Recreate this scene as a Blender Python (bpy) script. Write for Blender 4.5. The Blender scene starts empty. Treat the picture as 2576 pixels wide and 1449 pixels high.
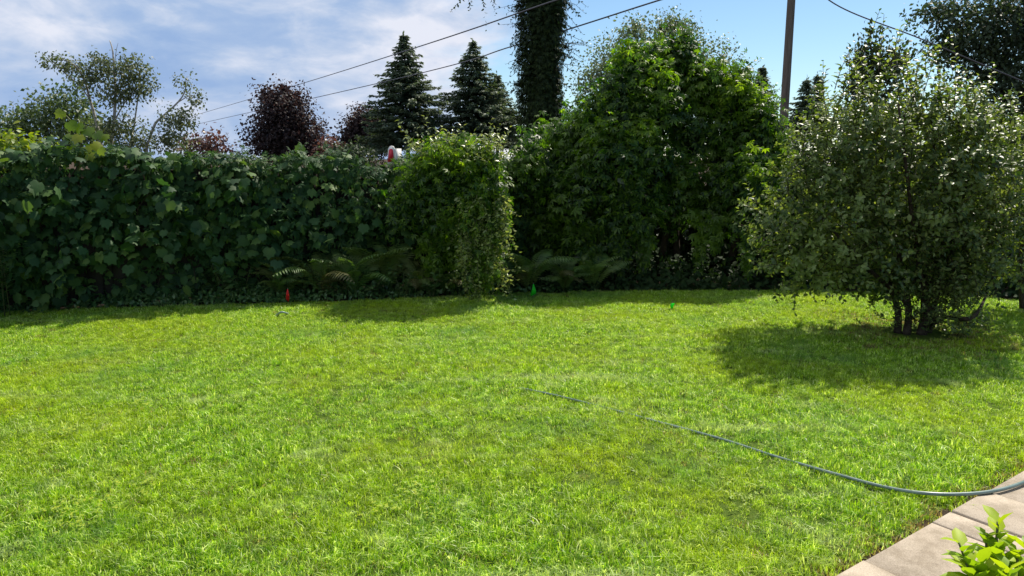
import bpy, math
import numpy as np
from mathutils import Matrix, Vector

SC = bpy.context.scene
COL = SC.collection

# ------------------------------------------------------------------ camera
CAM_H, PITCH = 1.85, math.radians(10.1)
F_PX, CX, CY = 1839.0, 1288.0, 724.5          # focal length in px of a 2576 x 1449 picture
cam_d = bpy.data.cameras.new('camera')
cam_d.sensor_width = 36.0
cam_d.lens = 36.0 * F_PX / 2576.0
cam_d.clip_start, cam_d.clip_end = 0.05, 2000.0
cam = bpy.data.objects.new('camera', cam_d)
cam.location = (0, 0, CAM_H)
cam.rotation_euler = (math.radians(90) - PITCH, 0, 0)
COL.objects.link(cam)
SC.camera = cam

# ------------------------------------------------------------------ light
SUN_FROM = Vector((0.48, 0.64, 1.0)).normalized()     # towards the sun: behind the garden, to the right
SUN_EL = math.asin(SUN_FROM.z)
sun_d = bpy.data.lights.new('sun', 'SUN')
sun_d.energy = 4.6
sun_d.angle = math.radians(0.53)
sun_d.color = (1.0, 0.93, 0.80)
sun = bpy.data.objects.new('sun', sun_d)
sun.rotation_euler = (-SUN_FROM).to_track_quat('-Z', 'Y').to_euler()
sun.location = (8, 8, 20)
COL.objects.link(sun)

SC.view_settings.view_transform = 'Standard'
SC.view_settings.look = 'None'
SC.view_settings.gamma = 1.0
SC.view_settings.use_curve_mapping = False
SC.view_settings.exposure = 0.55

world = bpy.data.worlds.new('World')
SC.world = world
world.use_nodes = True
wt = world.node_tree
wt.nodes.clear()
def wn(t, **kw):
    n = wt.nodes.new(t)
    for k, v in kw.items(): setattr(n, k, v)
    return n
def wl(a, b): wt.links.new(a, b)
def wmath(op, a, b=None, clamp=False):
    n = wn('ShaderNodeMath', operation=op, use_clamp=clamp)
    for i, x in enumerate((a, b)):
        if x is None: continue
        if isinstance(x, (int, float)): n.inputs[i].default_value = x
        else: wl(x, n.inputs[i])
    return n.outputs[0]
w_out = wn('ShaderNodeOutputWorld')
w_bg = wn('ShaderNodeBackground')
w_bg.inputs['Strength'].default_value = 0.075
sky = wn('ShaderNodeTexSky', sky_type='NISHITA', sun_disc=False)
sky.sun_elevation = SUN_EL
sky.sun_rotation = math.atan2(SUN_FROM.x, SUN_FROM.y)
sky.altitude, sky.air_density, sky.dust_density, sky.ozone_density = 200, 1.0, 0.2, 3.0
tint = wn('ShaderNodeMix', data_type='RGBA', blend_type='MULTIPLY')
tint.inputs[0].default_value = 1.0
tint.inputs[7].default_value = (1.02, 1.12, 1.14, 1)
wl(sky.outputs[0], tint.inputs[6])
wtc = wn('ShaderNodeTexCoord')
w_map = wn('ShaderNodeMapping')
w_map.inputs['Rotation'].default_value = (0, math.radians(12), 0)      # cloud streaks slope down to the right
w_map.inputs['Scale'].default_value = (2.4, 2.4, 5.4)
wl(wtc.outputs['Generated'], w_map.inputs[0])
def wnoise(scale, detail, rough, dist, off):
    m = wn('ShaderNodeVectorMath', operation='ADD')
    m.inputs[1].default_value = off
    wl(w_map.outputs[0], m.inputs[0])
    n = wn('ShaderNodeTexNoise')
    n.inputs['Scale'].default_value = scale
    n.inputs['Detail'].default_value = detail
    n.inputs['Roughness'].default_value = rough
    n.inputs['Distortion'].default_value = dist
    wl(m.outputs[0], n.inputs['Vector'])
    return n.outputs['Fac']
sep = wn('ShaderNodeSeparateXYZ')
wl(wtc.outputs['Generated'], sep.inputs[0])
n_edge = wnoise(2.0, 7, 0.6, 0.3, (3.1, 0.2, 7.7))
n_lump = wnoise(1.7, 6, 0.55, 0.4, (9.3, 4.2, 1.5))
n_fine = wnoise(5.5, 6, 0.6, 0.4, (1.3, 8.2, 4.5))
# cloud deck on the west (left) half of the sky, open blue to the right
x_edge = wmath('ADD', wmath('MULTIPLY', sep.outputs[0], -1.0), wmath('MULTIPLY', wmath('SUBTRACT', n_edge, 0.5), 0.55))
mask = wn('ShaderNodeMapRange', interpolation_type='SMOOTHSTEP')
mask.inputs['From Min'].default_value = -0.05
mask.inputs['From Max'].default_value = 0.10
wl(x_edge, mask.inputs['Value'])
lump = wmath('ADD', wmath('MULTIPLY', n_lump, 0.7), wmath('MULTIPLY', n_fine, 0.3))
# towards the clear side of the deck the clouds catch more sun
lump = wmath('ADD', lump, wmath('ADD', wmath('MULTIPLY', sep.outputs[0], 0.16), wmath('MULTIPLY', sep.outputs[2], 0.34)))
ramp = wn('ShaderNodeValToRGB')
e = ramp.color_ramp.elements
e[0].position, e[0].color = 0.38, (2.9, 4.25, 6.8, 1)
e[1].position, e[1].color = 0.60, (7.3, 7.6, 8.6, 1)
e.new(0.45).color = (3.6, 4.85, 7.1, 1)
e.new(0.515).color = (5.0, 5.9, 7.6, 1)
wl(lump, ramp.inputs[0])
cm = wn('ShaderNodeMix', data_type='RGBA')
wl(mask.outputs[0], cm.inputs[0])
wl(tint.outputs[2], cm.inputs[6])
wl(ramp.outputs[0], cm.inputs[7])
wl(cm.outputs[2], w_bg.inputs['Color'])
wl(w_bg.outputs[0], w_out.inputs[0])

# ------------------------------------------------------------------ helpers
RNG = np.random.default_rng(7)
SP, CP = math.sin(PITCH), math.cos(PITCH)

def at(u, v, d):
    """point on the line of sight of picture point (u, v) at distance d along +Y"""
    xr, yr = (u - CX) / F_PX, -(v - CY) / F_PX
    dy = yr * SP + CP
    dz = yr * CP - SP
    return np.array([xr * d / dy, d, CAM_H + dz * d / dy])

def ground(u, v, z=0.0):
    xr, yr = (u - CX) / F_PX, -(v - CY) / F_PX
    t = (CAM_H - z) / (SP - yr * CP)
    return np.array([xr * t, (yr * SP + CP) * t, z])

def project(p):
    q = p - np.array([0, 0, CAM_H])
    fw = q[:, 1] * CP - q[:, 2] * SP
    up = q[:, 1] * SP + q[:, 2] * CP
    fw = np.maximum(fw, 0.05)
    return CX + F_PX * q[:, 0] / fw, CY - F_PX * up / fw, fw

def unit(a):
    return a / np.maximum(np.linalg.norm(a, axis=-1, keepdims=True), 1e-9)

def wob(p, seed, freq):
    """smooth pseudo noise in about -1..1 for points p (N,3)"""
    r = np.random.default_rng(seed)
    out = np.zeros(len(p))
    for k in range(6):
        w = r.normal(size=3) * freq * (1 + 0.5 * k)
        out += np.sin(p @ w + r.uniform(0, 6.28)) / (1 + 0.5 * k)
    return out / 2.2

def raw_mesh(name, verts, tris, mat=None, smooth=False):
    me = bpy.data.meshes.new(name)
    verts = np.ascontiguousarray(verts, dtype=np.float32)
    tris = np.ascontiguousarray(tris, dtype=np.int32)
    me.vertices.add(len(verts)); me.vertices.foreach_set('co', verts.ravel())
    me.loops.add(tris.size); me.loops.foreach_set('vertex_index', tris.ravel())
    me.polygons.add(len(tris))
    me.polygons.foreach_set('loop_start', np.arange(0, tris.size, tris.shape[1], dtype=np.int32))
    if smooth: me.polygons.foreach_set('use_smooth', np.ones(len(tris), dtype=bool))
    me.update(calc_edges=True)
    if mat: me.materials.append(mat)
    return me

def link(name, me, parent=None, **props):
    o = bpy.data.objects.new(name, me)
    COL.objects.link(o)
    if parent is not None: o.parent = parent
    for k, v in props.items(): o[k] = v
    return o

def thing(name, label, cat, loc, group=None):
    o = bpy.data.objects.new(name, None)
    o.empty_display_size = 0.2
    o.location = Vector([float(x) for x in loc])
    COL.objects.link(o)
    o['label'] = label; o['category'] = cat
    if group: o['group'] = group
    return o

def org(t): return np.array(t.location)

class MB:
    """collects triangles in world space; build() links ONE mesh object"""
    def __init__(s): s.v, s.t, s.n = [], [], 0
    def add(s, v, t):
        v = np.asarray(v, float); t = np.asarray(t, int)
        s.v.append(v); s.t.append(t + s.n); s.n += len(v)
    def tube(s, pts, rad, sides=8, cap=True):
        pts = np.asarray(pts, float); n = len(pts)
        rad = np.broadcast_to(np.asarray(rad, float), (n,))
        tan = unit(np.gradient(pts, axis=0))
        ref = np.array([0, 0, 1.0]) if abs(tan[0, 2]) < 0.9 else np.array([1.0, 0, 0])
        rings = []
        xx = np.cross(tan[0], ref)
        for i in range(n):
            xx = xx - tan[i] * (xx @ tan[i]); xx = xx / (np.linalg.norm(xx) + 1e-9)
            yy = np.cross(tan[i], xx)
            a = np.linspace(0, 2 * math.pi, sides, endpoint=False)[:, None]
            rings.append(pts[i] + rad[i] * (np.cos(a) * xx + np.sin(a) * yy))
        v = np.concatenate(rings)
        t = []
        for i in range(n - 1):
            for j in range(sides):
                a, b = i * sides + j, i * sides + (j + 1) % sides
                t += [(a, b, b + sides), (a, b + sides, a + sides)]
        if cap:
            for j in range(1, sides - 1):
                t += [(0, j + 1, j), ((n - 1) * sides, (n - 1) * sides + j, (n - 1) * sides + j + 1)]
        s.add(v, t)
    def box(s, lo, hi, frame=None):
        lo, hi = np.array(lo, float), np.array(hi, float)
        v = np.array([[(lo, hi)[i][0], (lo, hi)[j][1], (lo, hi)[k][2]] for i in (0, 1) for j in (0, 1) for k in (0, 1)])
        if frame is not None: v = frame(v)
        q = [(0, 1, 3, 2), (4, 6, 7, 5), (0, 4, 5, 1), (2, 3, 7, 6), (0, 2, 6, 4), (1, 5, 7, 3)]
        t = []
        for a, b, c, d in q: t += [(a, b, c), (a, c, d)]
        s.add(v, t)
    def build(s, name, mat, parent=None, smooth=False, **props):
        o3 = org(parent) if parent is not None and parent.parent is None else 0
        if parent is not None and parent.parent is not None:
            o3 = org(parent) + org(parent.parent)
        me = raw_mesh(name, np.concatenate(s.v) - o3, np.concatenate(s.t), mat, smooth)
        return link(name, me, parent, **props)

# ------------------------------------------------------------------ materials
def new_mat(name):
    m = bpy.data.materials.new(name); m.use_nodes = True
    nt = m.node_tree; nt.nodes.clear()
    out = nt.nodes.new('ShaderNodeOutputMaterial')
    return m, nt, out

def ramp_node(nt, cols):
    r = nt.nodes.new('ShaderNodeValToRGB')
    el = r.color_ramp.elements
    for i, (p, c) in enumerate(cols):
        x = el[i] if i < 2 else el.new(p)
        x.position = p; x.color = (*c, 1)
    return r

def noise_node(nt, scale, detail=4, rough=0.55, world_pos=True, stretch=None):
    n = nt.nodes.new('ShaderNodeTexNoise')
    n.inputs['Scale'].default_value = scale
    n.inputs['Detail'].default_value = detail
    n.inputs['Roughness'].default_value = rough
    g = nt.nodes.new('ShaderNodeNewGeometry')
    src = g.outputs['Position']
    if stretch:
        mp = nt.nodes.new('ShaderNodeMapping')
        mp.inputs['Rotation'].default_value = (0, 0, stretch[1])
        mp.inputs['Scale'].default_value = stretch[0]
        nt.links.new(src, mp.inputs[0]); src = mp.outputs[0]
    nt.links.new(src, n.inputs['Vector'])
    return n

def leaf_mat(name, cols, patch=None, trans=0.35, rough=0.42, spec=0.5, tcol=(1.25, 1.3, 0.55), patch_scale=1.3, tscale=1.0):
    """cols: colours picked per leaf; patch: second colour that takes over in broad patches"""
    m, nt, out = new_mat(name)
    L = nt.links.new
    g = nt.nodes.new('ShaderNodeNewGeometry')
    oi = nt.nodes.new('ShaderNodeObjectInfo')
    a = nt.nodes.new('ShaderNodeMath'); a.operation = 'ADD'
    fr = nt.nodes.new('ShaderNodeMath'); fr.operation = 'FRACT'
    L(g.outputs['Random Per Island'], a.inputs[0]); L(oi.outputs['Random'], a.inputs[1]); L(a.outputs[0], fr.inputs[0])
    n = len(cols)
    r = ramp_node(nt, [(i / (n - 1), c) for i, c in enumerate(cols)])
    L(fr.outputs[0], r.inputs[0])
    colour = r.outputs[0]
    if patch:
        nz = noise_node(nt, patch_scale, 3)
        mr = nt.nodes.new('ShaderNodeMapRange')
        mr.inputs['From Min'].default_value = 0.48; mr.inputs['From Max'].default_value = 0.66
        L(nz.outputs['Fac'], mr.inputs['Value'])
        mx = nt.nodes.new('ShaderNodeMix'); mx.data_type = 'RGBA'
        L(mr.outputs[0], mx.inputs[0]); L(colour, mx.inputs[6]); mx.inputs[7].default_value = (*patch, 1)
        colour = mx.outputs[2]
    bs = nt.nodes.new('ShaderNodeBsdfPrincipled')
    bs.inputs['Roughness'].default_value = rough
    bs.inputs['Specular IOR Level'].default_value = spec
    L(colour, bs.inputs['Base Color'])
    tr = nt.nodes.new('ShaderNodeBsdfTranslucent')
    tm = nt.nodes.new('ShaderNodeMix'); tm.data_type = 'RGBA'; tm.blend_type = 'MULTIPLY'
    tm.inputs[0].default_value = 1.0
    L(colour, tm.inputs[6]); tm.inputs[7].default_value = (*[c * tscale for c in tcol], 1)
    L(tm.outputs[2], tr.inputs[0])
    mix = nt.nodes.new('ShaderNodeMixShader')
    mix.inputs[0].default_value = trans
    L(bs.outputs[0], mix.inputs[1]); L(tr.outputs[0], mix.inputs[2])
    L(mix.outputs[0], out.inputs[0])
    return m

def solid_mat(name, c1, c2, scale=8, rough=0.8, spec=0.3, bump=0.0, bump_scale=40, stretch=None, c3=None):
    m, nt, out = new_mat(name)
    L = nt.links.new
    nz = noise_node(nt, scale, 6, 0.62, stretch=stretch)
    stops = [(0.32, c1), (0.68, c2)]
    if c3: stops.append((0.52, c3))
    r = ramp_node(nt, stops)
    L(nz.outputs['Fac'], r.inputs[0])
    bs = nt.nodes.new('ShaderNodeBsdfPrincipled')
    bs.inputs['Roughness'].default_value = rough
    bs.inputs['Specular IOR Level'].default_value = spec
    L(r.outputs[0], bs.inputs['Base Color'])
    if bump:
        n2 = noise_node(nt, bump_scale, 5, 0.6, stretch=stretch)
        b = nt.nodes.new('ShaderNodeBump')
        b.inputs['Strength'].default_value = bump
        b.inputs['Distance'].default_value = 0.02
        L(n2.outputs['Fac'], b.inputs['Height']); L(b.outputs[0], bs.inputs['Normal'])
    L(bs.outputs[0], out.inputs[0])
    return m

M = {}
M['bark'] = solid_mat('bark', (0.025, 0.018, 0.012), (0.085, 0.065, 0.045), 14, 0.9, 0.2, 0.8, 50)
M['pale_bark'] = solid_mat('pale_bark', (0.22, 0.20, 0.17), (0.50, 0.47, 0.42), 5, 0.85, 0.2, 0.4, 20)
M['green_stem'] = solid_mat('green_stem', (0.05, 0.08, 0.02), (0.12, 0.12, 0.05), 20, 0.6)
M['pole_wood'] = solid_mat('pole_wood', (0.11, 0.085, 0.065), (0.20, 0.165, 0.13), 3, 0.85, 0.2, 0.6, 12, ((6, 6, 0.5), 0))
M['fence_wood'] = solid_mat('fence_wood', (0.022, 0.018, 0.014), (0.05, 0.04, 0.032), 6, 0.9, 0.2, 0.4, 12)
M['soil'] = solid_mat('soil', (0.028, 0.020, 0.013), (0.085, 0.060, 0.038), 9, 0.95, 0.1, 1.0, 45)
M['thatch'] = solid_mat('thatch', (0.05, 0.10, 0.010), (0.12, 0.17, 0.025), 26, 0.95, 0.1, 1.0, 90)
M['wire'] = solid_mat('wire', (0.07, 0.07, 0.075), (0.10, 0.10, 0.11), 5, 0.4)  # lightened grey imitates the sun's sheen on the cables
M['hose'] = solid_mat('hose', (0.10, 0.165, 0.14), (0.22, 0.28, 0.25), 9, 0.3, 0.6)
M['pale_hose'] = solid_mat('pale_hose', (0.20, 0.27, 0.24), (0.28, 0.36, 0.32), 6, 0.35, 0.5)
M['white_paint'] = solid_mat('white_paint', (0.66, 0.63, 0.58), (0.78, 0.76, 0.72), 9, 0.55)
M['red_paint'] = solid_mat('red_paint', (0.50, 0.015, 0.03), (0.62, 0.03, 0.05), 9, 0.45)
M['steel'] = solid_mat('steel', (0.25, 0.25, 0.25), (0.4, 0.4, 0.4), 30, 0.45)

def flag_mat(name, c, t):
    m, nt, out = new_mat(name)
    bs = nt.nodes.new('ShaderNodeBsdfPrincipled'); bs.inputs['Base Color'].default_value = (*c, 1); bs.inputs['Roughness'].default_value = 0.4
    tr = nt.nodes.new('ShaderNodeBsdfTranslucent'); tr.inputs[0].default_value = (*t, 1)
    mx = nt.nodes.new('ShaderNodeMixShader'); mx.inputs[0].default_value = 0.45
    nt.links.new(bs.outputs[0], mx.inputs[1]); nt.links.new(tr.outputs[0], mx.inputs[2]); nt.links.new(mx.outputs[0], out.inputs[0])
    return m
M['red_flag'] = flag_mat('red_flag', (0.85, 0.03, 0.03), (0.9, 0.05, 0.04))
M['green_flag'] = flag_mat('green_flag', (0.03, 0.70, 0.03), (0.05, 0.9, 0.03))

def concrete_mat():
    m, nt, out = new_mat('concrete')
    L = nt.links.new
    big = noise_node(nt, 2.2, 5, 0.6)
    r1 = ramp_node(nt, [(0.3, (0.34, 0.285, 0.215)), (0.7, (0.50, 0.43, 0.335))])
    L(big.outputs['Fac'], r1.inputs[0])
    gr = noise_node(nt, 210, 3, 0.7)
    r2 = ramp_node(nt, [(0.30, (0.55, 0.52, 0.50)), (0.62, (1.15, 1.12, 1.1))])
    L(gr.outputs['Fac'], r2.inputs[0])
    mx = nt.nodes.new('ShaderNodeMix'); mx.data_type = 'RGBA'; mx.blend_type = 'MULTIPLY'; mx.inputs[0].default_value = 0.8
    L(r1.outputs[0], mx.inputs[6]); L(r2.outputs[0], mx.inputs[7])
    bs = nt.nodes.new('ShaderNodeBsdfPrincipled'); bs.inputs['Roughness'].default_value = 0.85
    L(mx.outputs[2], bs.inputs['Base Color'])
    st = noise_node(nt, 6.5, 6, 0.7)
    r3 = ramp_node(nt, [(0.38, (0.74, 0.72, 0.68)), (0.56, (1.03, 1.03, 1.03))])
    L(st.outputs['Fac'], r3.inputs[0])
    m3 = nt.nodes.new('ShaderNodeMix'); m3.data_type = 'RGBA'; m3.blend_type = 'MULTIPLY'; m3.inputs[0].default_value = 1
    L(mx.outputs[2], m3.inputs[6]); L(r3.outputs[0], m3.inputs[7]); L(m3.outputs[2], bs.inputs['Base Color'])
    b = nt.nodes.new('ShaderNodeBump'); b.inputs['Strength'].default_value = 0.5; b.inputs['Distance'].default_value = 0.004
    L(gr.outputs['Fac'], b.inputs['Height']); L(b.outputs[0], bs.inputs['Normal'])
    L(bs.outputs[0], out.inputs[0])
    return m
M['concrete'] = concrete_mat()

def grass_mat(name, dry):
    m, nt, out = new_mat(name)
    L = nt.links.new
    g = nt.nodes.new('ShaderNodeNewGeometry')
    oi = nt.nodes.new('ShaderNodeObjectInfo')
    a = nt.nodes.new('ShaderNodeMath'); a.operation = 'ADD'
    fr = nt.nodes.new('ShaderNodeMath'); fr.operation = 'FRACT'
    L(g.outputs['Random Per Island'], a.inputs[0]); L(oi.outputs['Random'], a.inputs[1]); L(a.outputs[0], fr.inputs[0])
    if dry:
        r = ramp_node(nt, [(0, (0.14, 0.09, 0.03)), (1, (0.48, 0.40, 0.18)), (0.5, (0.28, 0.22, 0.08))])
        L(fr.outputs[0], r.inputs[0]); colour = r.outputs[0]
    else:
        r = ramp_node(nt, [(0, (0.070, 0.18, 0.006)), (1, (0.86, 0.93, 0.42)), (0.38, (0.195, 0.385, 0.008)), (0.76, (0.46, 0.63, 0.030))])
        L(fr.outputs[0], r.inputs[0]); colour = r.outputs[0]
        # yellow-green patches, bluish coarser patches, mowing stripes
        for sc_, lo, hi, col, st in ((2.6, 0.60, 0.74, (0.60, 0.66, 0.34), None), (1.9, 0.60, 0.76, (0.10, 0.24, 0.035), ((1, 1, 0), 9.0)),
                                     (0.55, 0.46, 0.72, (0.42, 0.50, 0.008), None),
                                     (0.85, 0.55, 0.78, (0.16, 0.34, 0.09), None),
                                     (1.0, 0.56, 0.80, (0.60, 0.66, 0.36), ((0.30, 3.2, 0), math.radians(45)))):
            nz = noise_node(nt, sc_, 4, 0.6, stretch=st or ((1, 1, 0), sc_ * 3))
            mr = nt.nodes.new('ShaderNodeMapRange')
            mr.inputs['From Min'].default_value = lo; mr.inputs['From Max'].default_value = hi
            mr.inputs['To Max'].default_value = 0.8
            L(nz.outputs['Fac'], mr.inputs['Value'])
            mx = nt.nodes.new('ShaderNodeMix'); mx.data_type = 'RGBA'
            L(mr.outputs[0], mx.inputs[0]); L(colour, mx.inputs[6]); mx.inputs[7].default_value = (*col, 1)
            colour = mx.outputs[2]
        nz = noise_node(nt, 11, 3, 0.6, stretch=((1, 1, 0), 2.0))
        vr = ramp_node(nt, [(0.36, (0.66, 0.70, 0.70)), (0.66, (1.26, 1.22, 1.25))])
        L(nz.outputs['Fac'], vr.inputs[0])
        mx = nt.nodes.new('ShaderNodeMix'); mx.data_type = 'RGBA'; mx.blend_type = 'MULTIPLY'; mx.inputs[0].default_value = 1
        L(colour, mx.inputs[6]); L(vr.outputs[0], mx.inputs[7]); colour = mx.outputs[2]
    bs = nt.nodes.new('ShaderNodeBsdfPrincipled')
    bs.inputs['Roughness'].default_value = 0.42
    bs.inputs['Specular IOR Level'].default_value = 0.4
    L(colour, bs.inputs['Base Color'])
    tr = nt.nodes.new('ShaderNodeBsdfTranslucent')
    tm = nt.nodes.new('ShaderNodeMix'); tm.data_type = 'RGBA'; tm.blend_type = 'MULTIPLY'; tm.inputs[0].default_value = 1
    L(colour, tm.inputs[6]); tm.inputs[7].default_value = (1.5, 1.55, 0.75, 1)
    L(tm.outputs[2], tr.inputs[0])
    mix = nt.nodes.new('ShaderNodeMixShader'); mix.inputs[0].default_value = 0.45
    L(bs.outputs[0], mix.inputs[1]); L(tr.outputs[0], mix.inputs[2]); L(mix.outputs[0], out.inputs[0])
    return m
M['grass'] = grass_mat('grass', False)
M['dry_grass'] = grass_mat('dry_grass', True)
M['clover'] = leaf_mat('clover_leaf', [(0.22, 0.38, 0.03), (0.34, 0.46, 0.03), (0.50, 0.53, 0.04)], None, 0.4, 0.5)

M['vine'] = leaf_mat('vine_leaf', [(0.020, 0.055, 0.018), (0.040, 0.100, 0.028), (0.060, 0.130, 0.036), (0.14, 0.22, 0.045)], (0.034, 0.088, 0.032), 0.34, 0.58, 0.3)
M['creeper'] = leaf_mat('creeper_leaf', [(0.010, 0.036, 0.006), (0.025, 0.072, 0.008), (0.11, 0.19, 0.012), (0.016, 0.048, 0.010)], (0.105, 0.175, 0.012), 0.42, 0.46, 0.4, (1.7, 2.1, 0.5))
M['sunlit_yellow_vine'] = leaf_mat('sunlit_yellow_vine_leaf', [(0.04, 0.11, 0.010), (0.10, 0.19, 0.014), (0.22, 0.31, 0.02), (0.06, 0.13, 0.02)], (0.20, 0.285, 0.02), 0.52, 0.44, 0.45, (1.8, 2.0, 0.5))  # crest leaves; sunlight on the tops is put into this bright yellow
M['sunlit_gloss_vine'] = leaf_mat('sunlit_glossy_vine_leaf', [(0.16, 0.22, 0.06), (0.28, 0.34, 0.12), (0.40, 0.44, 0.18)], None, 0.35, 0.36, 0.7, (1.4, 1.4, 0.6))  # glossy leaves, paled so the colour carries the sun's glint
M['bright_vine'] = leaf_mat('bright_vine_leaf', [(0.10, 0.18, 0.012), (0.20, 0.28, 0.018), (0.30, 0.33, 0.02)], None, 0.5, 0.45)
M['trunk_ivy'] = leaf_mat('trunk_creeper_leaf', [(0.011, 0.024, 0.007), (0.022, 0.042, 0.010), (0.045, 0.07, 0.014)], None, 0.30, 0.6, 0.2)
M['fruit'] = leaf_mat('fruit_tree_leaf', [(0.030, 0.066, 0.013), (0.070, 0.122, 0.024), (0.24, 0.29, 0.09), (0.042, 0.082, 0.022)], (0.20, 0.26, 0.075), 0.40, 0.42, 0.5, (1.7, 1.75, 0.6))  # pale patch colour stands in for silvery highlights
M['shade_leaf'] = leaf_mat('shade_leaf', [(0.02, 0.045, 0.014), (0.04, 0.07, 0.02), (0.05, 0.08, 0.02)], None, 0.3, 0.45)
M['undergrowth'] = leaf_mat('undergrowth_leaf', [(0.012, 0.030, 0.008), (0.025, 0.055, 0.014), (0.035, 0.065, 0.018)], None, 0.3, 0.7, 0.2)  # dark leaves added over sunlit soil; their colour puts deep shade there
M['fern'] = leaf_mat('fern_leaf', [(0.06, 0.14, 0.028), (0.12, 0.20, 0.04), (0.085, 0.17, 0.034)], (0.16, 0.20, 0.055), 0.35, 0.5)
M['old_fern'] = leaf_mat('old_fern_leaf', [(0.08, 0.085, 0.025), (0.13, 0.13, 0.04), (0.10, 0.10, 0.03)], None, 0.35, 0.55)
M['cover'] = leaf_mat('ground_cover_leaf', [(0.045, 0.115, 0.030), (0.090, 0.18, 0.050), (0.14, 0.22, 0.070)], None, 0.3, 0.38, 0.55)
M['birch'] = leaf_mat('birch_leaf', [(0.07, 0.10, 0.045), (0.12, 0.15, 0.075), (0.17, 0.19, 0.10)], None, 0.35, 0.5)
M['far_green'] = leaf_mat('far_green_leaf', [(0.06, 0.10, 0.04), (0.11, 0.16, 0.06), (0.15, 0.20, 0.085)], (0.07, 0.12, 0.045), 0.35, 0.5, patch_scale=0.4)
M['grey_green'] = leaf_mat('grey_green_leaf', [(0.09, 0.13, 0.07), (0.15, 0.20, 0.11), (0.21, 0.25, 0.15)], None, 0.35, 0.5)
M['dark_tree'] = leaf_mat('dark_tree_leaf', [(0.024, 0.045, 0.020), (0.045, 0.075, 0.032), (0.070, 0.10, 0.045)], None, 0.3, 0.6)
M['red_leaf'] = leaf_mat('red_leaf', [(0.020, 0.015, 0.018), (0.038, 0.022, 0.024), (0.080, 0.055, 0.048), (0.032, 0.026, 0.024)], None, 0.3, 0.6, 0.3, (1.3, 0.9, 0.8))
M['copper_leaf'] = leaf_mat('copper_leaf', [(0.10, 0.05, 0.04), (0.17, 0.09, 0.07), (0.13, 0.08, 0.05)], None, 0.3, 0.42, 0.5, (1.3, 0.9, 0.8))
M['spruce'] = leaf_mat('spruce_needles', [(0.05, 0.085, 0.052), (0.095, 0.135, 0.08), (0.15, 0.19, 0.11)], None, 0.30, 0.6, 0.3)
M['thuja'] = leaf_mat('thuja_leaf', [(0.022, 0.042, 0.014), (0.045, 0.070, 0.020), (0.070, 0.095, 0.024)], None, 0.25, 0.5)
M['shrub'] = leaf_mat('front_shrub_leaf', [(0.16, 0.29, 0.012), (0.28, 0.42, 0.015), (0.40, 0.50, 0.02)], None, 0.45, 0.52, 0.35, (1.5, 1.5, 0.5))

# ------------------------------------------------------------------ leaf shapes (base at 0, tip along +Y, face +Z)
def leaf_ovate(w=0.27, curl=0.18, fold=0.10):
    V = [(0, 0, 0)]
    for t, k in ((0.3, 0.95), (0.65, 0.85)):
        z = -curl * t * t
        V += [(-w * k, t, z + fold * k), (0, t, z), (w * k, t, z + fold * k)]
    V.append((0, 1, -curl))
    T = [(0, 2, 1), (0, 3, 2), (1, 2, 5), (1, 5, 4), (2, 3, 6), (2, 6, 5), (4, 5, 7), (5, 6, 7)]
    return np.array(V), np.array(T)
def leaf_grape():
    c = (0, 0.42, 0.03)
    out = [(0.0, 0.06), (0.20, -0.08), (0.40, 0.08), (0.54, 0.34), (0.40, 0.46), (0.44, 0.68), (0.20, 0.70), (0.0, 1.0),
           (-0.20, 0.70), (-0.44, 0.68), (-0.40, 0.46), (-0.54, 0.34), (-0.40, 0.08), (-0.20, -0.08)]
    V = [c] + [(x, y, -0.22 * (x * x) - 0.18 * max(0, y - 0.4) ** 2 - (0.03 if i % 2 else 0)) for i, (x, y) in enumerate(out)]
    n = len(out)
    return np.array(V), np.array([(0, 1 + i, 1 + (i + 1) % n) for i in range(n)][::-1])
def leaf_creeper():
    V, T = [], []
    for ang, ln in ((-82, .62), (-40, .86), (0, 1.0), (40, .86), (82, .62)):
        a = math.radians(ang); b = len(V)
        P = [(0, 0.02, 0), (-.16, .55, .03), (0, .55, -.03), (.16, .55, .03), (0, 1, -.16)]
        for x, y, z in P:
            x, y, z = x * ln, y * ln, z * ln
            V.append((x * math.cos(a) + y * math.sin(a), -x * math.sin(a) + y * math.cos(a), z - 0.12 * abs(math.sin(a)) * y))
        T += [(b, b + 2, b + 1), (b, b + 3, b + 2), (b + 1, b + 2, b + 4), (b + 2, b + 3, b + 4)]
    return np.array(V), np.array(T)
def leaf_simple(w=0.3):
    V = [(0, 0, 0), (-w, .5, .06), (w, .5, .06), (0, 1, -.08)]
    return np.array(V), np.array([(0, 2, 1), (1, 2, 3)])
def leaf_lance(): return leaf_ovate(0.13, 0.22, 0.05)
SHAPE = {'ovate': leaf_ovate(), 'broad': leaf_ovate(0.36, 0.22, 0.08), 'grape': leaf_grape(), 'creeper': leaf_creeper(),
         'simple': leaf_simple(), 'needle': leaf_simple(0.10), 'lance': leaf_lance(), 'spray': leaf_simple(0.2)}

def frames(tip, nrm):
    Y = unit(tip); Z = unit(nrm - (nrm * Y).sum(1, keepdims=True) * Y); X = np.cross(Y, Z)
    return np.stack([X, Y, Z], axis=2)

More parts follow.
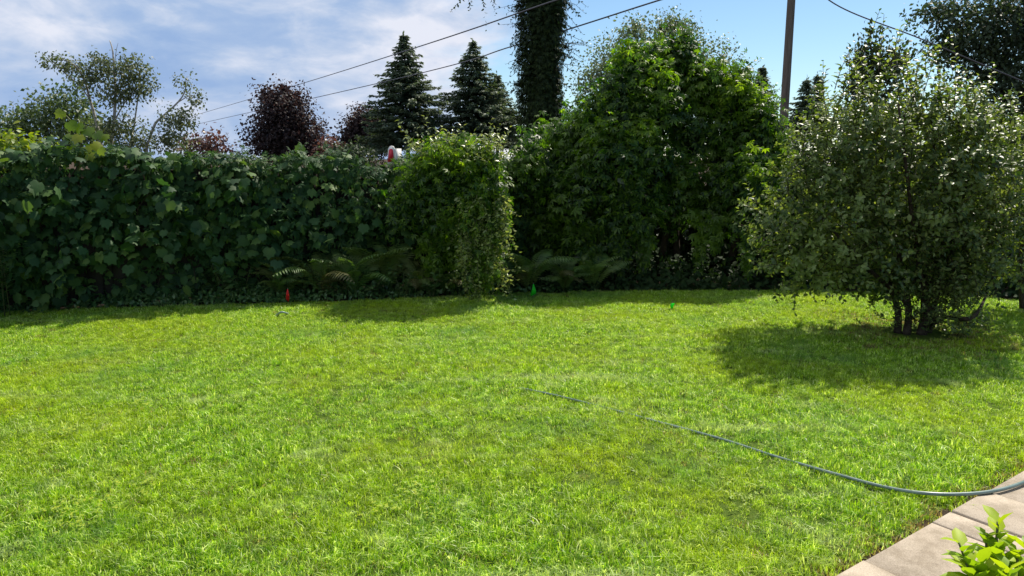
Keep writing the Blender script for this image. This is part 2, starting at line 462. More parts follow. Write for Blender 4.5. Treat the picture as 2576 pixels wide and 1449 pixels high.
class Leaves:
    def __init__(s): s.p, s.r, s.s = [], [], []
    def add(s, pos, tip, nrm, size):
        s.p.append(pos); s.r.append(frames(tip, nrm)); s.s.append(np.broadcast_to(size, (len(pos),)))
    def done(s):
        return np.concatenate(s.p), np.concatenate(s.r), np.concatenate(s.s)
    def build(s, shape, mat, parent, single=0, stuff_name='leaves', leaf_name='leaf', cell=9):
        P, R, S = s.done()
        V, T = SHAPE[shape]
        o3 = org(parent)
        if parent.parent is not None: o3 = o3 + org(parent.parent)
        keep = np.ones(len(P), bool)
        if single:
            mid = P + np.einsum('nij,j->ni', R, [0, .45, 0]) * S[:, None]
            u, v, dep = project(mid)
            inside = (u > -10) & (u < 2586) & (v > -10) & (v < 1460)
            face = np.abs((R[:, :, 2] * unit(mid - np.array([0, 0, CAM_H]))).sum(1))
            area = (S / dep) ** 2 * (0.25 + face)
            key = (np.floor(u / cell).astype(int) * 10007 + np.floor(v / cell).astype(int))
            order = np.argsort(dep)
            _, first = np.unique(key[order], return_index=True)
            front = order[first]; front = front[inside[front]]
            pick = front[np.argsort(-area[front])][:single]
            keep[pick] = False
            me = raw_mesh(leaf_name, V, T, mat)
            for i in pick:
                o = link(leaf_name, me, parent)
                m4 = np.eye(4); m4[:3, :3] = R[i] * S[i]; m4[:3, 3] = P[i] - o3
                o.matrix_local = Matrix(m4.tolist())
        P, R, S = P[keep], R[keep], S[keep]
        if len(P):
            W = P[:, None, :] + S[:, None, None] * np.einsum('nij,vj->nvi', R, V) - o3
            tri = (T[None] + (np.arange(len(P)) * len(V))[:, None, None]).reshape(-1, 3)
            link(stuff_name, raw_mesh(stuff_name, W.reshape(-1, 3), tri, mat), parent, kind='stuff')

def sphere_dirs(n, rng): return unit(rng.normal(size=(n, 3)))

def blob(u, v, ru, rv, d, rd):
    c = at(u, v, d)
    return c, np.array([ru * d / F_PX, rd, rv * d / F_PX])

def crown(L, blobs, n_clump, per, clump_r, size, rng, up=0.5, outw=0.8, rnd=0.6, droop=0.5, shell=(0.72, 1.0), tall=1.0, back=0.5, zmin=0.03, inner=0.0, inner_size=1.0, top=0.0):
    """leaf clumps over the surface of ellipsoids, plus `inner` share of loose leaves inside them"""
    w = np.array([b[1][0] * b[1][2] + b[1][0] * b[1][1] + b[1][1] * b[1][2] for b in blobs]); w = w / w.sum()
    bi = rng.choice(len(blobs), size=n_clump, p=w)
    C = np.array([b[0] for b in blobs])[bi]; A = np.array([b[1] for b in blobs])[bi]
    D = sphere_dirs(n_clump, rng)
    flip = (D[:, 1] > 0.15) & (rng.random(n_clump) > back)
    D[flip, 1] *= -1
    under = (D[:, 2] < -0.15) & (rng.random(n_clump) < top)
    D[under, 2] *= -1
    k = rng.uniform(shell[0], shell[1], n_clump) ** 0.8
    c = C + A * D * k[:, None]
    N = unit(D / A)
    m = np.maximum(1, rng.poisson(per, n_clump))
    idx = np.repeat(np.arange(n_clump), m)
    jit = rng.normal(size=(len(idx), 3)) * clump_r; jit[:, 2] *= tall
    p = c[idx] + jit
    nn = N[idx]
    r1, r2 = rng.normal(size=p.shape), rng.normal(size=p.shape)
    nrm = unit(outw * nn + up * np.array([0, 0, 1.0]) + rnd * r1)
    tip = unit(0.5 * nn + np.array([0, 0, -1.0]) * droop + 0.6 * r2)
    s = size * rng.uniform(0.6, 1.25, len(p))
    ok = p[:, 2] > zmin
    L.add(p[ok], tip[ok], nrm[ok], s[ok])
    if inner:
        n = int(inner)
        bi = rng.choice(len(blobs), size=n, p=w)
        C = np.array([b[0] for b in blobs])[bi]; A = np.array([b[1] for b in blobs])[bi]
        p = C + A * sphere_dirs(n, rng) * (rng.random((n, 1)) ** 0.5) * 0.8
        ok = p[:, 2] > zmin
        p = p[ok]
        L.add(p, sphere_dirs(len(p), rng), sphere_dirs(len(p), rng), size * inner_size * rng.uniform(0.8, 1.4, len(p)))

def shoots(L, starts, dirs, length, n_leaf, size, rng, twigs=None, spread=0.75, up=0.6, rad=0.004):
    """leafy twigs: leaves in a spiral along a slightly bent twig"""
    for s0, d0 in zip(starts, dirs):
        ln = length * rng.uniform(0.6, 1.3)
        n = max(3, int(n_leaf * rng.uniform(0.7, 1.3)))
        t = np.linspace(0.12, 1.0, n)
        d0 = unit(d0)
        bend = rng.normal(size=3) * 0.18
        pts = s0 + (d0 * t[:, None] + bend * (t ** 2)[:, None]) * ln
        a = np.arange(n) * 2.4 + rng.uniform(0, 6)
        x = unit(np.cross(d0, rng.normal(size=3))); y = np.cross(d0, x)
        side = np.cos(a)[:, None] * x + np.sin(a)[:, None] * y
        tip = unit(side * spread + d0 * 0.5 + rng.normal(size=(n, 3)) * 0.15)
        nrm = unit(d0 * 0.7 + np.array([0, 0, up]) - side * 0.2 + rng.normal(size=(n, 3)) * 0.25)
        sz = size * rng.uniform(0.7, 1.15, n) * (1.0 - 0.35 * t)
        L.add(pts, tip, nrm, sz)
        if twigs is not None:
            twigs.tube(np.array([s0, s0 + d0 * ln * 0.5 + bend * 0.25 * ln, pts[-1]]), [rad, rad * 0.7, rad * 0.35], 4, cap=False)

def curve_pts(ctrl, n):
    ctrl = np.asarray(ctrl, float)
    k = len(ctrl)
    t = np.linspace(0, k - 1, n)
    out = []
    for x in t:
        i = min(int(x), k - 2); f = x - i
        p0, p1, p2, p3 = ctrl[max(i - 1, 0)], ctrl[i], ctrl[i + 1], ctrl[min(i + 2, k - 1)]
        out.append(0.5 * (2 * p1 + (p2 - p0) * f + (2 * p0 - 5 * p1 + 4 * p2 - p3) * f * f + (3 * p1 - p0 - 3 * p2 + p3) * f ** 3))
    return np.array(out)

# ------------------------------------------------------------------ ground, lawn, pavement
mb = MB()
mb.add([(-400, -60, 0), (400, -60, 0), (400, 900, 0), (-400, 900, 0)], [(0, 1, 2), (0, 2, 3)])
mb.build('ground', M['soil'], kind='structure')

EDGE_UV = [(-500, 850), (-60, 800), (0, 790), (200, 781), (400, 775), (700, 766), (900, 760), (1130, 749), (1250, 742), (1500, 737), (1900, 733), (2250, 741), (2450, 750), (2700, 768)]
EDGE = np.array([ground(u, v)[:2] for u, v in EDGE_UV])
PA, PB = ground(2140, 1449)[:2], ground(2576, 1198)[:2]
PE = unit(PB - PA)                              # along the lawn's edge, away from the camera
PN = np.array([PE[1], -PE[0]])                  # across the pavement, away from the lawn
def pave_side(xy): return (xy - PA) @ PN        # > 0 on the pavement
far_end = PA + PE * 9.0
lawn_poly = [tuple(e) for e in EDGE if pave_side(e[None])[0] < -0.05]
lawn_poly += [tuple(PA + PE * 9 - PN * 0.07), tuple(PA - PE * 4 - PN * 0.07), (-9.5, 0.0)]
V = np.array([(x, y, 0.004) for x, y in lawn_poly])
import mathutils.geometry as geo
tess = geo.tessellate_polygon([[Vector(v) for v in V]])
mb = MB(); mb.add(V, [tuple(t) if np.cross(V[t[1]][:2] - V[t[0]][:2], V[t[2]][:2] - V[t[0]][:2]) > 0 else (t[0], t[2], t[1]) for t in tess])
mb.build('lawn', M['thatch'], kind='structure')

pave = thing('pavement', 'x', 'pavement', (PA[0], PA[1], 0))
del pave['label']; del pave['category']
pave['kind'] = 'structure'
joint_uv = [(2170, 1431.5), (2349, 1335), (2394, 1307), (2480, 1254.5)]
js = [float((ground(*j)[:2] - PA) @ PE) for j in joint_uv]
cuts = [(-2.6, -1.5), ]
marks = [-2.7, -1.35] + js + [js[-1] + 1.05, js[-1] + 2.3, js[-1] + 3.5]
gaps = [0.004] * len(marks)
gaps[4] = 0.011
for i in range(len(marks) - 1):
    a, b = marks[i] + gaps[i], marks[i + 1] - gaps[i + 1]
    sm = MB()
    cz = 0.045 + 0.004 * math.sin(i * 2.1)
    ch = 0.005
    base = PA
    def P(s, t, z): q = base + PE * s + PN * t; return (q[0], q[1], z)
    Vv = [P(a, 0, -0.05), P(b, 0, -0.05), P(b, 1.6, -0.05), P(a, 1.6, -0.05),
          P(a, 0, cz - ch), P(b, 0, cz - ch), P(b, 1.6, cz - ch), P(a, 1.6, cz - ch),
          P(a + ch, ch, cz), P(b - ch, ch, cz), P(b - ch, 1.6 - ch, cz), P(a + ch, 1.6 - ch, cz)]
    T = []
    for lo, hi in ((0, 4), (4, 8)):
        for k in range(4):
            k2 = (k + 1) % 4
            T += [(lo + k, hi + k, hi + k2), (lo + k, hi + k2, lo + k2)]
    T += [(8, 10, 9), (8, 11, 10)]
    sm.add(Vv, T)
    sm.build('paving_slab', M['concrete'], pave)

# ------------------------------------------------------------------ grass
tuft_col = bpy.data.collections.new('grass_tufts')
def tuft(k, n, rad, h, lean, mat, wid=0.0034):
    r = np.random.default_rng(100 + k)
    V, T = [], []
    for i in range(n):
        a = r.uniform(0, 6.283); q = rad * math.sqrt(r.random())
        b = np.array([q * math.cos(a), q * math.sin(a), -0.004])
        hh = h * r.uniform(0.55, 1.2)
        da = r.uniform(0, 6.283); ld = abs(r.normal()) * lean
        dirv = np.array([math.cos(da), math.sin(da), 0])
        sd = np.array([-math.sin(da + r.normal() * .6), math.cos(da + r.normal() * .6), 0]) * wid * r.uniform(0.6, 1.25) * 0.5
        m = b + np.array([0, 0, hh * 0.6]) + dirv * hh * ld * 0.35
        tp = b + np.array([0, 0, hh * (1 - 0.25 * min(ld, 1.4))]) + dirv * hh * ld * 1.0
        o = len(V)
        V += [b - sd, b + sd, m - sd * .85, m + sd * .85, tp]
        T += [(o, o + 1, o + 3), (o, o + 3, o + 2), (o + 2, o + 3, o + 4)]
    me = raw_mesh('tuft', np.array(V), np.array(T), mat)
    o = bpy.data.objects.new('tuft_%02d' % k, me)
    tuft_col.objects.link(o)
for k in range(6): tuft(k, 52, 0.060, 0.038, 0.85, M['grass'], 0.0040)
for k in range(6, 8): tuft(k, 44, 0.045, 0.052, 0.65, M['grass'], 0.0050)      # coarser, taller clumps
for k in range(8, 10): tuft(k, 26, 0.05, 0.035, 1.0, M['dry_grass'], 0.0045)

def clover(k):
    r = np.random.default_rng(140)
    V, T = [], []
    for i in range(7):
        c = np.array([r.normal() * .035, r.normal() * .035, r.uniform(.022, .038)])
        a0 = r.uniform(0, 6.28)
        for j in range(3):
            a = a0 + j * 2.094
            d = np.array([math.cos(a), math.sin(a), .15 * r.normal()]) * .013; w = np.array([-math.sin(a), math.cos(a), 0]) * .007
            o = len(V); V += [c, c + d * .65 - w, c + d, c + d * .65 + w]; T += [(o, o + 1, o + 2), (o, o + 2, o + 3)]
    me = raw_mesh('clover', np.array(V), np.array(T), M['clover'])
    tuft_col.objects.link(bpy.data.objects.new('tuft_%02d' % k, me))
clover(10)
HOSE_UV = [(2900, 1080), (2700, 1160), (2576, 1213), (2500, 1235), (2420, 1243), (2330, 1241), (2230, 1226), (2100, 1192), (1950, 1148), (1810, 1103), (1640, 1057), (1500, 1020), (1400, 995), (1305, 975)]
hz = [0.06, 0.06, 0.060, 0.060, 0.056, 0.050, 0.034, 0.028, 0.021, 0.019, 0.011, 0.013, 0.024, 0.017]
hose_pts = curve_pts([ground(u, v, z) for (u, v), z in zip(HOSE_UV, hz)], 90)

N = 30000
g = np.random.default_rng(11)
xy = np.stack([g.uniform(-8.6, 8.0, N * 2), g.uniform(2.3, 10.2, N * 2)], 1)
ok = np.abs(xy[:, 0]) < 0.72 * xy[:, 1] + 0.9
yb = np.interp(xy[:, 0], EDGE[:, 0], EDGE[:, 1])
ok &= xy[:, 1] < yb + 0.03 * g.normal(size=len(xy))
ps = pave_side(xy)
ok &= ps < 0.012 * g.normal(size=len(xy))
TREE = ground(2300, 838)
dt = np.hypot(xy[:, 0] - TREE[0], xy[:, 1] - TREE[1])
ok &= (dt > 0.34)
ok &= ~((dt < 1.1) & (g.random(len(xy)) < 0.55 * (1.1 - dt) / 0.76))
ok &= ~((ps > -0.10) & (g.random(len(xy)) < 0.35))
xy, ps, dt = xy[ok], ps[ok], dt[ok]
n = len(xy)
p3 = np.column_stack([xy, np.zeros(n)])
scl = np.clip(1.0 + 0.28 * wob(p3, 5, 1.6) + 0.15 * wob(p3, 6, 6) + g.normal(size=n) * 0.10, 0.55, 1.7)
kind = g.integers(0, 6, n)
coarse = (wob(p3, 8, 3.2) > 0.7) & (g.random(n) < 0.4)
kind[coarse] = 6 + g.integers(0, 2, coarse.sum())
pd = 0.022 + 0.85 * np.exp(np.minimum(ps, 0) / 0.075) + 0.55 * np.clip((1.3 - dt) / 0.9, 0, 1)
dry = g.random(n) < pd
kind[dry] = 8 + g.integers(0, 2, dry.sum())
clover = (wob(p3, 12, 1.5) - 0.09 * (xy[:, 0] + 1.5) > 0.6) & (g.random(n) < 0.10)
kind[clover] = 10
near_pave = (ps > -0.5) & (ps < -0.15)
scl[near_pave] *= 1.25
# grass is pressed down along the hose
dh = np.min(np.hypot(xy[:, None, 0] - hose_pts[None, ::2, 0], xy[:, None, 1] - hose_pts[None, ::2, 1]), axis=1)
scl[dh < 0.045] *= 0.62
rot = np.column_stack([g.normal(size=n) * 0.12, g.normal(size=n) * 0.12, g.uniform(0, 6.283, n)])
me = bpy.data.meshes.new('grass')
me.vertices.add(n); me.vertices.foreach_set('co', np.column_stack([xy, np.full(n, 0.004)]).astype(np.float32).ravel())
a_ = me.attributes.new('rot', 'FLOAT_VECTOR', 'POINT'); a_.data.foreach_set('vector', rot.astype(np.float32).ravel())
a_ = me.attributes.new('scl', 'FLOAT', 'POINT'); a_.data.foreach_set('value', scl.astype(np.float32))
a_ = me.attributes.new('idx', 'INT', 'POINT'); a_.data.foreach_set('value', kind.astype(np.int32))
grass = link('grass', me, kind='stuff')
ng = bpy.data.node_groups.new('grass_scatter', 'GeometryNodeTree')
ng.interface.new_socket('Geometry', in_out='INPUT', socket_type='NodeSocketGeometry')
ng.interface.new_socket('Geometry', in_out='OUTPUT', socket_type='NodeSocketGeometry')
gi, go = ng.nodes.new('NodeGroupInput'), ng.nodes.new('NodeGroupOutput')
ci = ng.nodes.new('GeometryNodeCollectionInfo')
ci.inputs['Collection'].default_value = tuft_col
ci.inputs['Separate Children'].default_value = True
ci.inputs['Reset Children'].default_value = True
iop = ng.nodes.new('GeometryNodeInstanceOnPoints')
def named(nm, ty):
    x = ng.nodes.new('GeometryNodeInputNamedAttribute'); x.data_type = ty; x.inputs['Name'].default_value = nm
    return x.outputs['Attribute']
ng.links.new(gi.outputs[0], iop.inputs['Points'])
ng.links.new(ci.outputs[0], iop.inputs['Instance'])
iop.inputs['Pick Instance'].default_value = True
ng.links.new(named('idx', 'INT'), iop.inputs['Instance Index'])
ng.links.new(named('rot', 'FLOAT_VECTOR'), iop.inputs['Rotation'])
ng.links.new(named('scl', 'FLOAT'), iop.inputs['Scale'])
ng.links.new(iop.outputs[0], go.inputs[0])
grass.modifiers.new('scatter', 'NODES').node_group = ng

# ------------------------------------------------------------------ vine-covered fence along the left
rng = np.random.default_rng(21)
FA, FB = np.array([-9.5, 7.35]), np.array([1.6, 11.9])
fdir = unit(FB - FA); fn = np.array([fdir[1], -fdir[0]])          # towards the camera
flen = np.linalg.norm(FB - FA)
hedge = thing('vine_covered_fence', 'long fence smothered in dark green grape vine along the left of the lawn', 'hedge', (*(FA + fdir * 5), 0))
def top_z(s): return 1.93 - 0.014 * s + 0.055 * np.sin(s * 1.7) + 0.035 * np.sin(s * 4.3 + 1) + 0.025 * np.sin(s * 9.1) - 0.13 * np.exp(-((s - 8.35) / 0.55) ** 2)
mb = MB()
k = 0.0
while k < flen:
    q0, q1 = FA + fdir * k - fn * 0.02, FA + fdir * min(k + 0.148, flen) - fn * 0.045
    lap = fn * (0.012 if int(round(k / 0.15)) % 2 else 0.035)
    a, b = FA + fdir * k + lap, FA + fdir * (k + 0.175) + lap
    pts = [a, b, b - fn * 0.022, a - fn * 0.022]
    zt = 1.70 + 0.01 * math.sin(k * 9)
    Vv = [(x, y, z) for z in (0.03, zt) for x, y in pts]
    mb.add(Vv, [(0, 1, 5), (0, 5, 4), (1, 2, 6), (1, 6, 5), (2, 3, 7), (2, 7, 6), (3, 0, 4), (3, 4, 7), (4, 5, 6), (4, 6, 7)])
    k += 0.15
mb.build('fence_boards', M['fence_wood'], hedge, kind='stuff')
L = Leaves()
for big in (True, False):
    n = 11500 if big else 8200
    s = rng.random(n) * flen
    # grape leaves dominate on the left, smaller creeper leaves on the right
    pr = np.clip(1.15 - s / 8.5, 0.12, 1) if big else np.clip(s / 8.5 - 0.1, 0.15, 1)
    s = s[rng.random(n) < pr]; n = len(s)
    tz = top_z(s)
    z = rng.random(n) ** 0.85 * (tz + 0.02)
    xy0 = FA + fdir * s[:, None]
    p = np.column_stack([xy0, z])
    bulge = 0.20 + 0.19 * wob(p, 31, 1.5) + 0.10 * wob(p, 32, 4.2) + 0.10 * np.sin(z / tz * 3.1) - 0.16 * np.clip((s - 4.5) / 2, 0, 1) * np.clip((1.0 - z) / .5, 0, 1)
    off = bulge + rng.normal(size=n) * 0.06 - 0.10 * rng.random(n)
    p[:, :2] += fn * off[:, None]
    fn3 = np.array([fn[0], fn[1], 0])
    nrm = unit(fn3 * 0.85 + np.array([0, 0, 0.55]) + rng.normal(size=(n, 3)) * 0.42)
    tip = unit(np.array([0, 0, -0.9]) + fn3 * 0.35 + rng.normal(size=(n, 3)) * 0.45)
    hole = (wob(p, 33, 2.3) < -0.8) & (rng.random(n) < .3)
    L2 = L if big else globals().setdefault('L_small', Leaves())
    sz = (0.128 if big else 0.095) * rng.uniform(0.42, 1.3, n)
    L2.add(p[~hole], tip[~hole], nrm[~hole], sz[~hole])
    # the rounded top
    n = 2000
    s = rng.random(n) * flen
    pr = np.clip(1.15 - s / 8.5, 0.2, 1) if big else np.clip(s / 8.5 - 0.1, 0.2, 1)
    s = s[rng.random(n) < pr]; n = len(s)
    a = rng.uniform(-0.2, 1.0, n)
    p = np.column_stack([FA + fdir * s[:, None] + fn * ((a - 0.35) * 0.55)[:, None], top_z(s) + 0.10 * np.sin(a * 3.1) - 0.05 + rng.normal(size=n) * 0.035])
    p[:, 2] += 0.05 * wob(p, 35, 2.5)
    nrm = unit(fn3 * 0.3 + np.array([0, 0, 1.0]) + rng.normal(size=(n, 3)) * 0.4)
    tip = unit(fn3 * 0.8 + np.array([0, 0, -0.5]) + rng.normal(size=(n, 3)) * 0.6)
    L2.add(p, tip, nrm, (0.12 if big else 0.09) * rng.uniform(0.6, 1.2, n))
DB = []
for i in range(20):
    s0 = 2.4 + 7.2 * rng.random(); z0 = rng.uniform(.5, 1.38)
    DB.append((np.array([*(FA + fdir * s0 + fn * .30), z0]), np.array([rng.uniform(.3, .6), .20, rng.uniform(.2, .42)])))
crown(L, DB, 170, 6, .07, .135, rng, up=.55, outw=.7, rnd=.45, droop=.8, top=.8, back=.1, shell=(.85, 1.05), tall=1.4)
sh_m = MB()
ss = rng.random(46) * flen
stt = np.column_stack([FA + fdir * ss[:, None] + fn * rng.uniform(.0, .25, 46)[:, None], top_z(ss) + .02 - .5 * (rng.random(46) < .3)])
shoots(L_small, stt, np.column_stack([fdir[0] * rng.normal(size=46) + fn[0] * .5, fdir[1] * rng.normal(size=46) + fn[1] * .5, rng.uniform(.2, .9, 46)]), .26, 7, .10, rng, sh_m)
sh_m.build('shoots', M['green_stem'], hedge, kind='stuff')
L.build('grape', M['vine'], hedge, 240)
L_small.build('creeper', M['vine'], hedge, 60, 'small_leaves', 'small_leaf')
tend = MB()
for i in range(10):
    s0 = rng.random() * flen
    b = FA + fdir * s0 + fn * 0.12
    pts = [np.array([*b, 0.02]) + 0]
    for j in range(5):
        pts.append(pts[-1] + np.array([*(fdir * rng.normal() * 0.18), 0.36]) + np.array([*(fn * rng.normal() * 0.04), 0]))
    pts = np.array(pts); pts[:, 2] = np.minimum(pts[:, 2], top_z(s0))
    tend.tube(curve_pts(pts, 10), 0.006, 4)
tend.build('vine_stems', M['bark'], hedge, kind='stuff')

# tall vine shoot above the fence
base = at(197, 445, 8.95)
shoot = thing('vine_shoot', 'tall vine shoot with big bright leaves standing up above the fence', 'vine', base)
mb = MB(); stem_pts = curve_pts([at(197, 455, 8.95), at(196, 400, 8.95), at(205, 360, 8.95), at(190, 320, 8.95), at(165, 290, 8.95)], 16)
mb.tube(stem_pts, np.linspace(0.024, 0.008, 16), 8); mb.build('stem', M['green_stem'], shoot, True)
L = Leaves()
lr = np.random.default_rng(5)
for u, v, s_, tx in ((158, 290, .13, -.2), (172, 318, .15, .3), (195, 322, .15, .5), (215, 335, .16, .7), (240, 345, .14, .9), (258, 352, .13, .9), (200, 350, .15, -.2),
                     (178, 350, .14, -.6), (232, 372, .15, .6), (212, 380, .15, .1), (185, 378, .14, -.5), (250, 385, .12, .5), (225, 398, .13, .4), (196, 405, .11, -.3)):
    p = at(u, v - 12, 8.95 + lr.normal() * .06)
    L.add(p[None], np.array([[tx, -.35, -.75]]) + lr.normal(size=(1, 3)) * .2, np.array([[.1, -.75, .6]]) + lr.normal(size=(1, 3)) * .25, np.array([s_]))
L.build('grape', M['bright_vine'], shoot, 20)

# yellow-green vine top behind the far left of the fence
yv = thing('yellow_green_bush', 'sunlit yellow green bush top showing above the fence at its left end', 'bush', (*at(30, 600, 9.9)[:2], 0))
L = Leaves()
crown(L, [blob(20, 370, 100, 24, 9.9, .35), blob(85, 378, 50, 18, 9.9, .3)], 110, 8, .07, .085, rng, up=.9)
crown(L, [blob(20, 560, 90, 160, 9.9, .3)], 60, 8, .1, .10, rng)
L.build('broad', M['bright_vine'], yv, 60)
mb = MB()
for i in range(4):
    b = np.array([*at(10 + 22 * i, 600, 9.9)[:2], 0])
    mb.tube(curve_pts([b, b + [0.05, 0, .8], b + [0.02 * i, 0, 1.75]], 8), [.02] * 8, 6)
mb.build('stems', M['bark'], yv)

# ------------------------------------------------------------------ planting bed: ground cover, plants, ferns
cover = []
L = Leaves()
n = 8200
u = np.where(rng.random(n) < .55, rng.uniform(-60, 760, n), rng.uniform(760, 1480, n)); f_ = rng.random(n)
x = np.array([ground(a, 760)[0] for a in u])
yb = np.interp(x, EDGE[:, 0], EDGE[:, 1])
y = yb + 0.04 + f_ * np.where(u < 760, .62, 1.1)
hgt = (0.06 + 0.20 * np.sqrt(f_)) * np.where(u > 1550, .5, 1) * (0.8 + 0.35 * wob(np.column_stack([x, y, y * 0]), 44, 2.5))
z = np.maximum(0.02, hgt * rng.uniform(0.4, 1.1, n))
p = np.column_stack([x, y, z])
nrm = unit(np.array([0, -.25, 1.0]) + rng.normal(size=(n, 3)) * 0.5)
tip = unit(np.array([0, -.5, -.2]) + rng.normal(size=(n, 3)) * 0.7)
L.add(p, tip, nrm, 0.062 * rng.uniform(0.6, 1.3, n))
P_, R_, S_ = L.done()
Vv, T = SHAPE['ovate']
W = P_[:, None, :] + S_[:, None, None] * np.einsum('nij,vj->nvi', R_, Vv)
link('ground_cover', raw_mesh('ground_cover', W.reshape(-1, 3), (T[None] + (np.arange(len(P_)) * len(Vv))[:, None, None]).reshape(-1, 3), M['cover']), kind='stuff')

def leafy_plant(name, label, cat, u, v, n_stem, h, spread, size, shape, mat, n_leaf, rng, group=None, off=0.25):
    b = ground(u, v); b[1] += off
    t = thing(name, label, cat, b, group)
    L = Leaves(); mb = MB()
    for i in range(n_stem):
        a = rng.uniform(0, 6.283)
        top = b + np.array([math.cos(a) * spread * rng.random(), math.sin(a) * spread * .6 * rng.random(), h * rng.uniform(.65, 1.05)])
        mb.tube(np.array([b + [math.cos(a) * .03, math.sin(a) * .03, 0], (b + top) / 2 + [0, 0, .05 * h], top]), [.005, .004, .003], 5)
        shoots(L, [b + (top - b) * .3], [top - b], np.linalg.norm(top - b) * .72, n_leaf, size, rng, None, 0.9, .8)
    mb.build('stems', M['green_stem'], t)
    L.build(shape, mat, t, 120)
    return t
leafy_plant('broad_leaved_plant', 'low broad leaved green plant at the lawn edge between ground cover and ferns', 'plant', 590, 768, 9, .46, .45, .15, 'broad', M['cover'], 9, rng, off=.3)
leafy_plant('broad_leaved_plant', 'low leafy plant directly behind the red marker flag', 'plant', 690, 764, 8, .50, .35, .13, 'broad', M['cover'], 9, rng, off=.28)
leafy_plant('broad_leaved_plant', 'pale green leafy plant at the fence foot above the ground cover', 'plant', 490, 770, 6, .42, .3, .13, 'broad', M['cover'], 9, rng, off=.45)
leafy_plant('tall_weed', 'tall weed with narrow leaves at the left edge in front of the fence', 'plant', 12, 800, 3, .95, .16, .15, 'lance', M['cover'], 34, rng, off=.05)
leafy_plant('tall_weed', 'shorter narrow leaved weed beside the tall one, cut by the left edge', 'plant', -40, 800, 3, .7, .14, .14, 'lance', M['cover'], 26, rng, off=.1)

for i, (u_, off_, lab_) in enumerate(((760, .22, 'leafy plant at the lawn edge just right of the red flag'), (840, .18, 'low leafy plant in front of the large pale fern'), (925, .22, 'low leafy plant between two ferns left of the vine clad shrub'),
                                    (1010, .20, 'low leafy plant at the foot of the tall dark fern'), (1085, .15, 'low leafy plant under the left edge of the vine clad shrub'), (640, .55, 'taller leafy plant against the fence left of the small upright fern'))):
    leafy_plant('bed_plant', lab_, 'plant', u_, 758, 7, .34 + .06 * (i % 2), .32, .11, ('broad', 'ovate')[i % 2], M['cover'], 9, rng, 'leafy plants along the bed', off=off_)
def frond_mesh(k, mat):
    r = np.random.default_rng(300 + k)
    V, T = [], []
    n = 22
    def rach(t): return np.array([0.06 * math.sin(t * 3 + k) * t, t * 0.93, 0.36 * math.sin(t * 2.35) - 0.26 * t * t])
    for i in range(n):
        t = 0.12 + 0.88 * i / (n - 1)
        ln = 0.20 * (math.sin(math.pi * min(1, (t * 1.02) ** 1.25)) ** 0.8) + 0.012
        c = rach(t); fw = unit(rach(min(1, t + .02)) - rach(t - .02))
        up_ = np.array([0, -fw[2], fw[1]])
        for sgn in (-1, 1):
            d = unit(np.array([sgn, 0, 0]) * 0.9 + fw * 0.45 - up_ * (0.25 + 0.15 * r.random()))
            w = fw * 0.016
            m = c + d * ln * .55
            o = len(V)
            V += [c - w * .6, c + w * .6, m + w + up_ * .006, m - w + up_ * .006, c + d * ln - up_ * .03 * r.random()]
            T += [(o, o + 1, o + 2), (o, o + 2, o + 3), (o + 3, o + 2, o + 4)]
    m2 = MB(); ts = np.linspace(0, 1, 8)
    m2.tube(np.array([rach(t) for t in ts]), np.linspace(.008, .002, 8), 4)
    o = len(V)
    V = np.concatenate([np.array(V), m2.v[0]]); T = np.concatenate([np.array(T), m2.t[0] + o])
    return raw_mesh('frond', V, T, mat)
FROND = [frond_mesh(k, M['fern']) for k in range(3)]
OLD = [frond_mesh(k, M['old_fern']) for k in range(2)]
def fern(u, v, off, size, n, label, rng, old=0, group='ferns in the bed'):
    b = ground(u, v); b[1] += off * .62
    t = thing('fern', label, 'fern', b, group)
    a0 = rng.uniform(0, 6.28)
    n += 4
    for i in range(n):
        is_old = i < old
        me_ = OLD[i % 2] if is_old else FROND[i % 3]
        o = link('frond', me_, t)
        if is_old: o['label'] = 'yellowing drooping fern frond'
        a = a0 + i * 6.283 / n + rng.normal() * .25
        if is_old: a = math.pi + rng.normal() * .7
        tilt = math.radians(rng.uniform(22, 62)) if not is_old else math.radians(rng.uniform(15, 30))
        s = size * rng.uniform(.75, 1.12)
        o.location = (math.cos(a) * .03, math.sin(a) * .03, 0.02)
        o.rotation_euler = (tilt, rng.normal() * .15, a - math.pi / 2 if not is_old else a)
        o.scale = (s, s, s)
fr = np.random.default_rng(77)
fern(800, 760, .45, .86, 11, 'large fern with pale arching fronds behind and right of the red flag', fr, 2)
fern(690, 766, .55, .62, 8, 'small upright fern left of the large pale fern', fr)
fern(880, 758, .35, .72, 9, 'fern at the lawn edge between the pale fern and the vine clad shrub', fr, 1)
fern(960, 754, .70, .92, 10, 'tall dark fern against the left foot of the vine clad shrub', fr)
fern(1050, 752, .35, .70, 9, 'fern in front of the vine clad shrub with drooping old fronds', fr, 2)
fern(1120, 748, .20, .55, 7, 'little fern low at the foot of the vine clad shrub', fr, 1)
fern(1330, 744, .40, .80, 11, 'fern in the shade directly behind the green flag', fr, 1)
fern(1425, 742, .30, .62, 8, 'fern with a yellow old frond right of the green flag', fr, 2)
fern(1500, 742, .55, .70, 8, 'dark fern deep under the vine mound, rightmost of the ferns', fr)

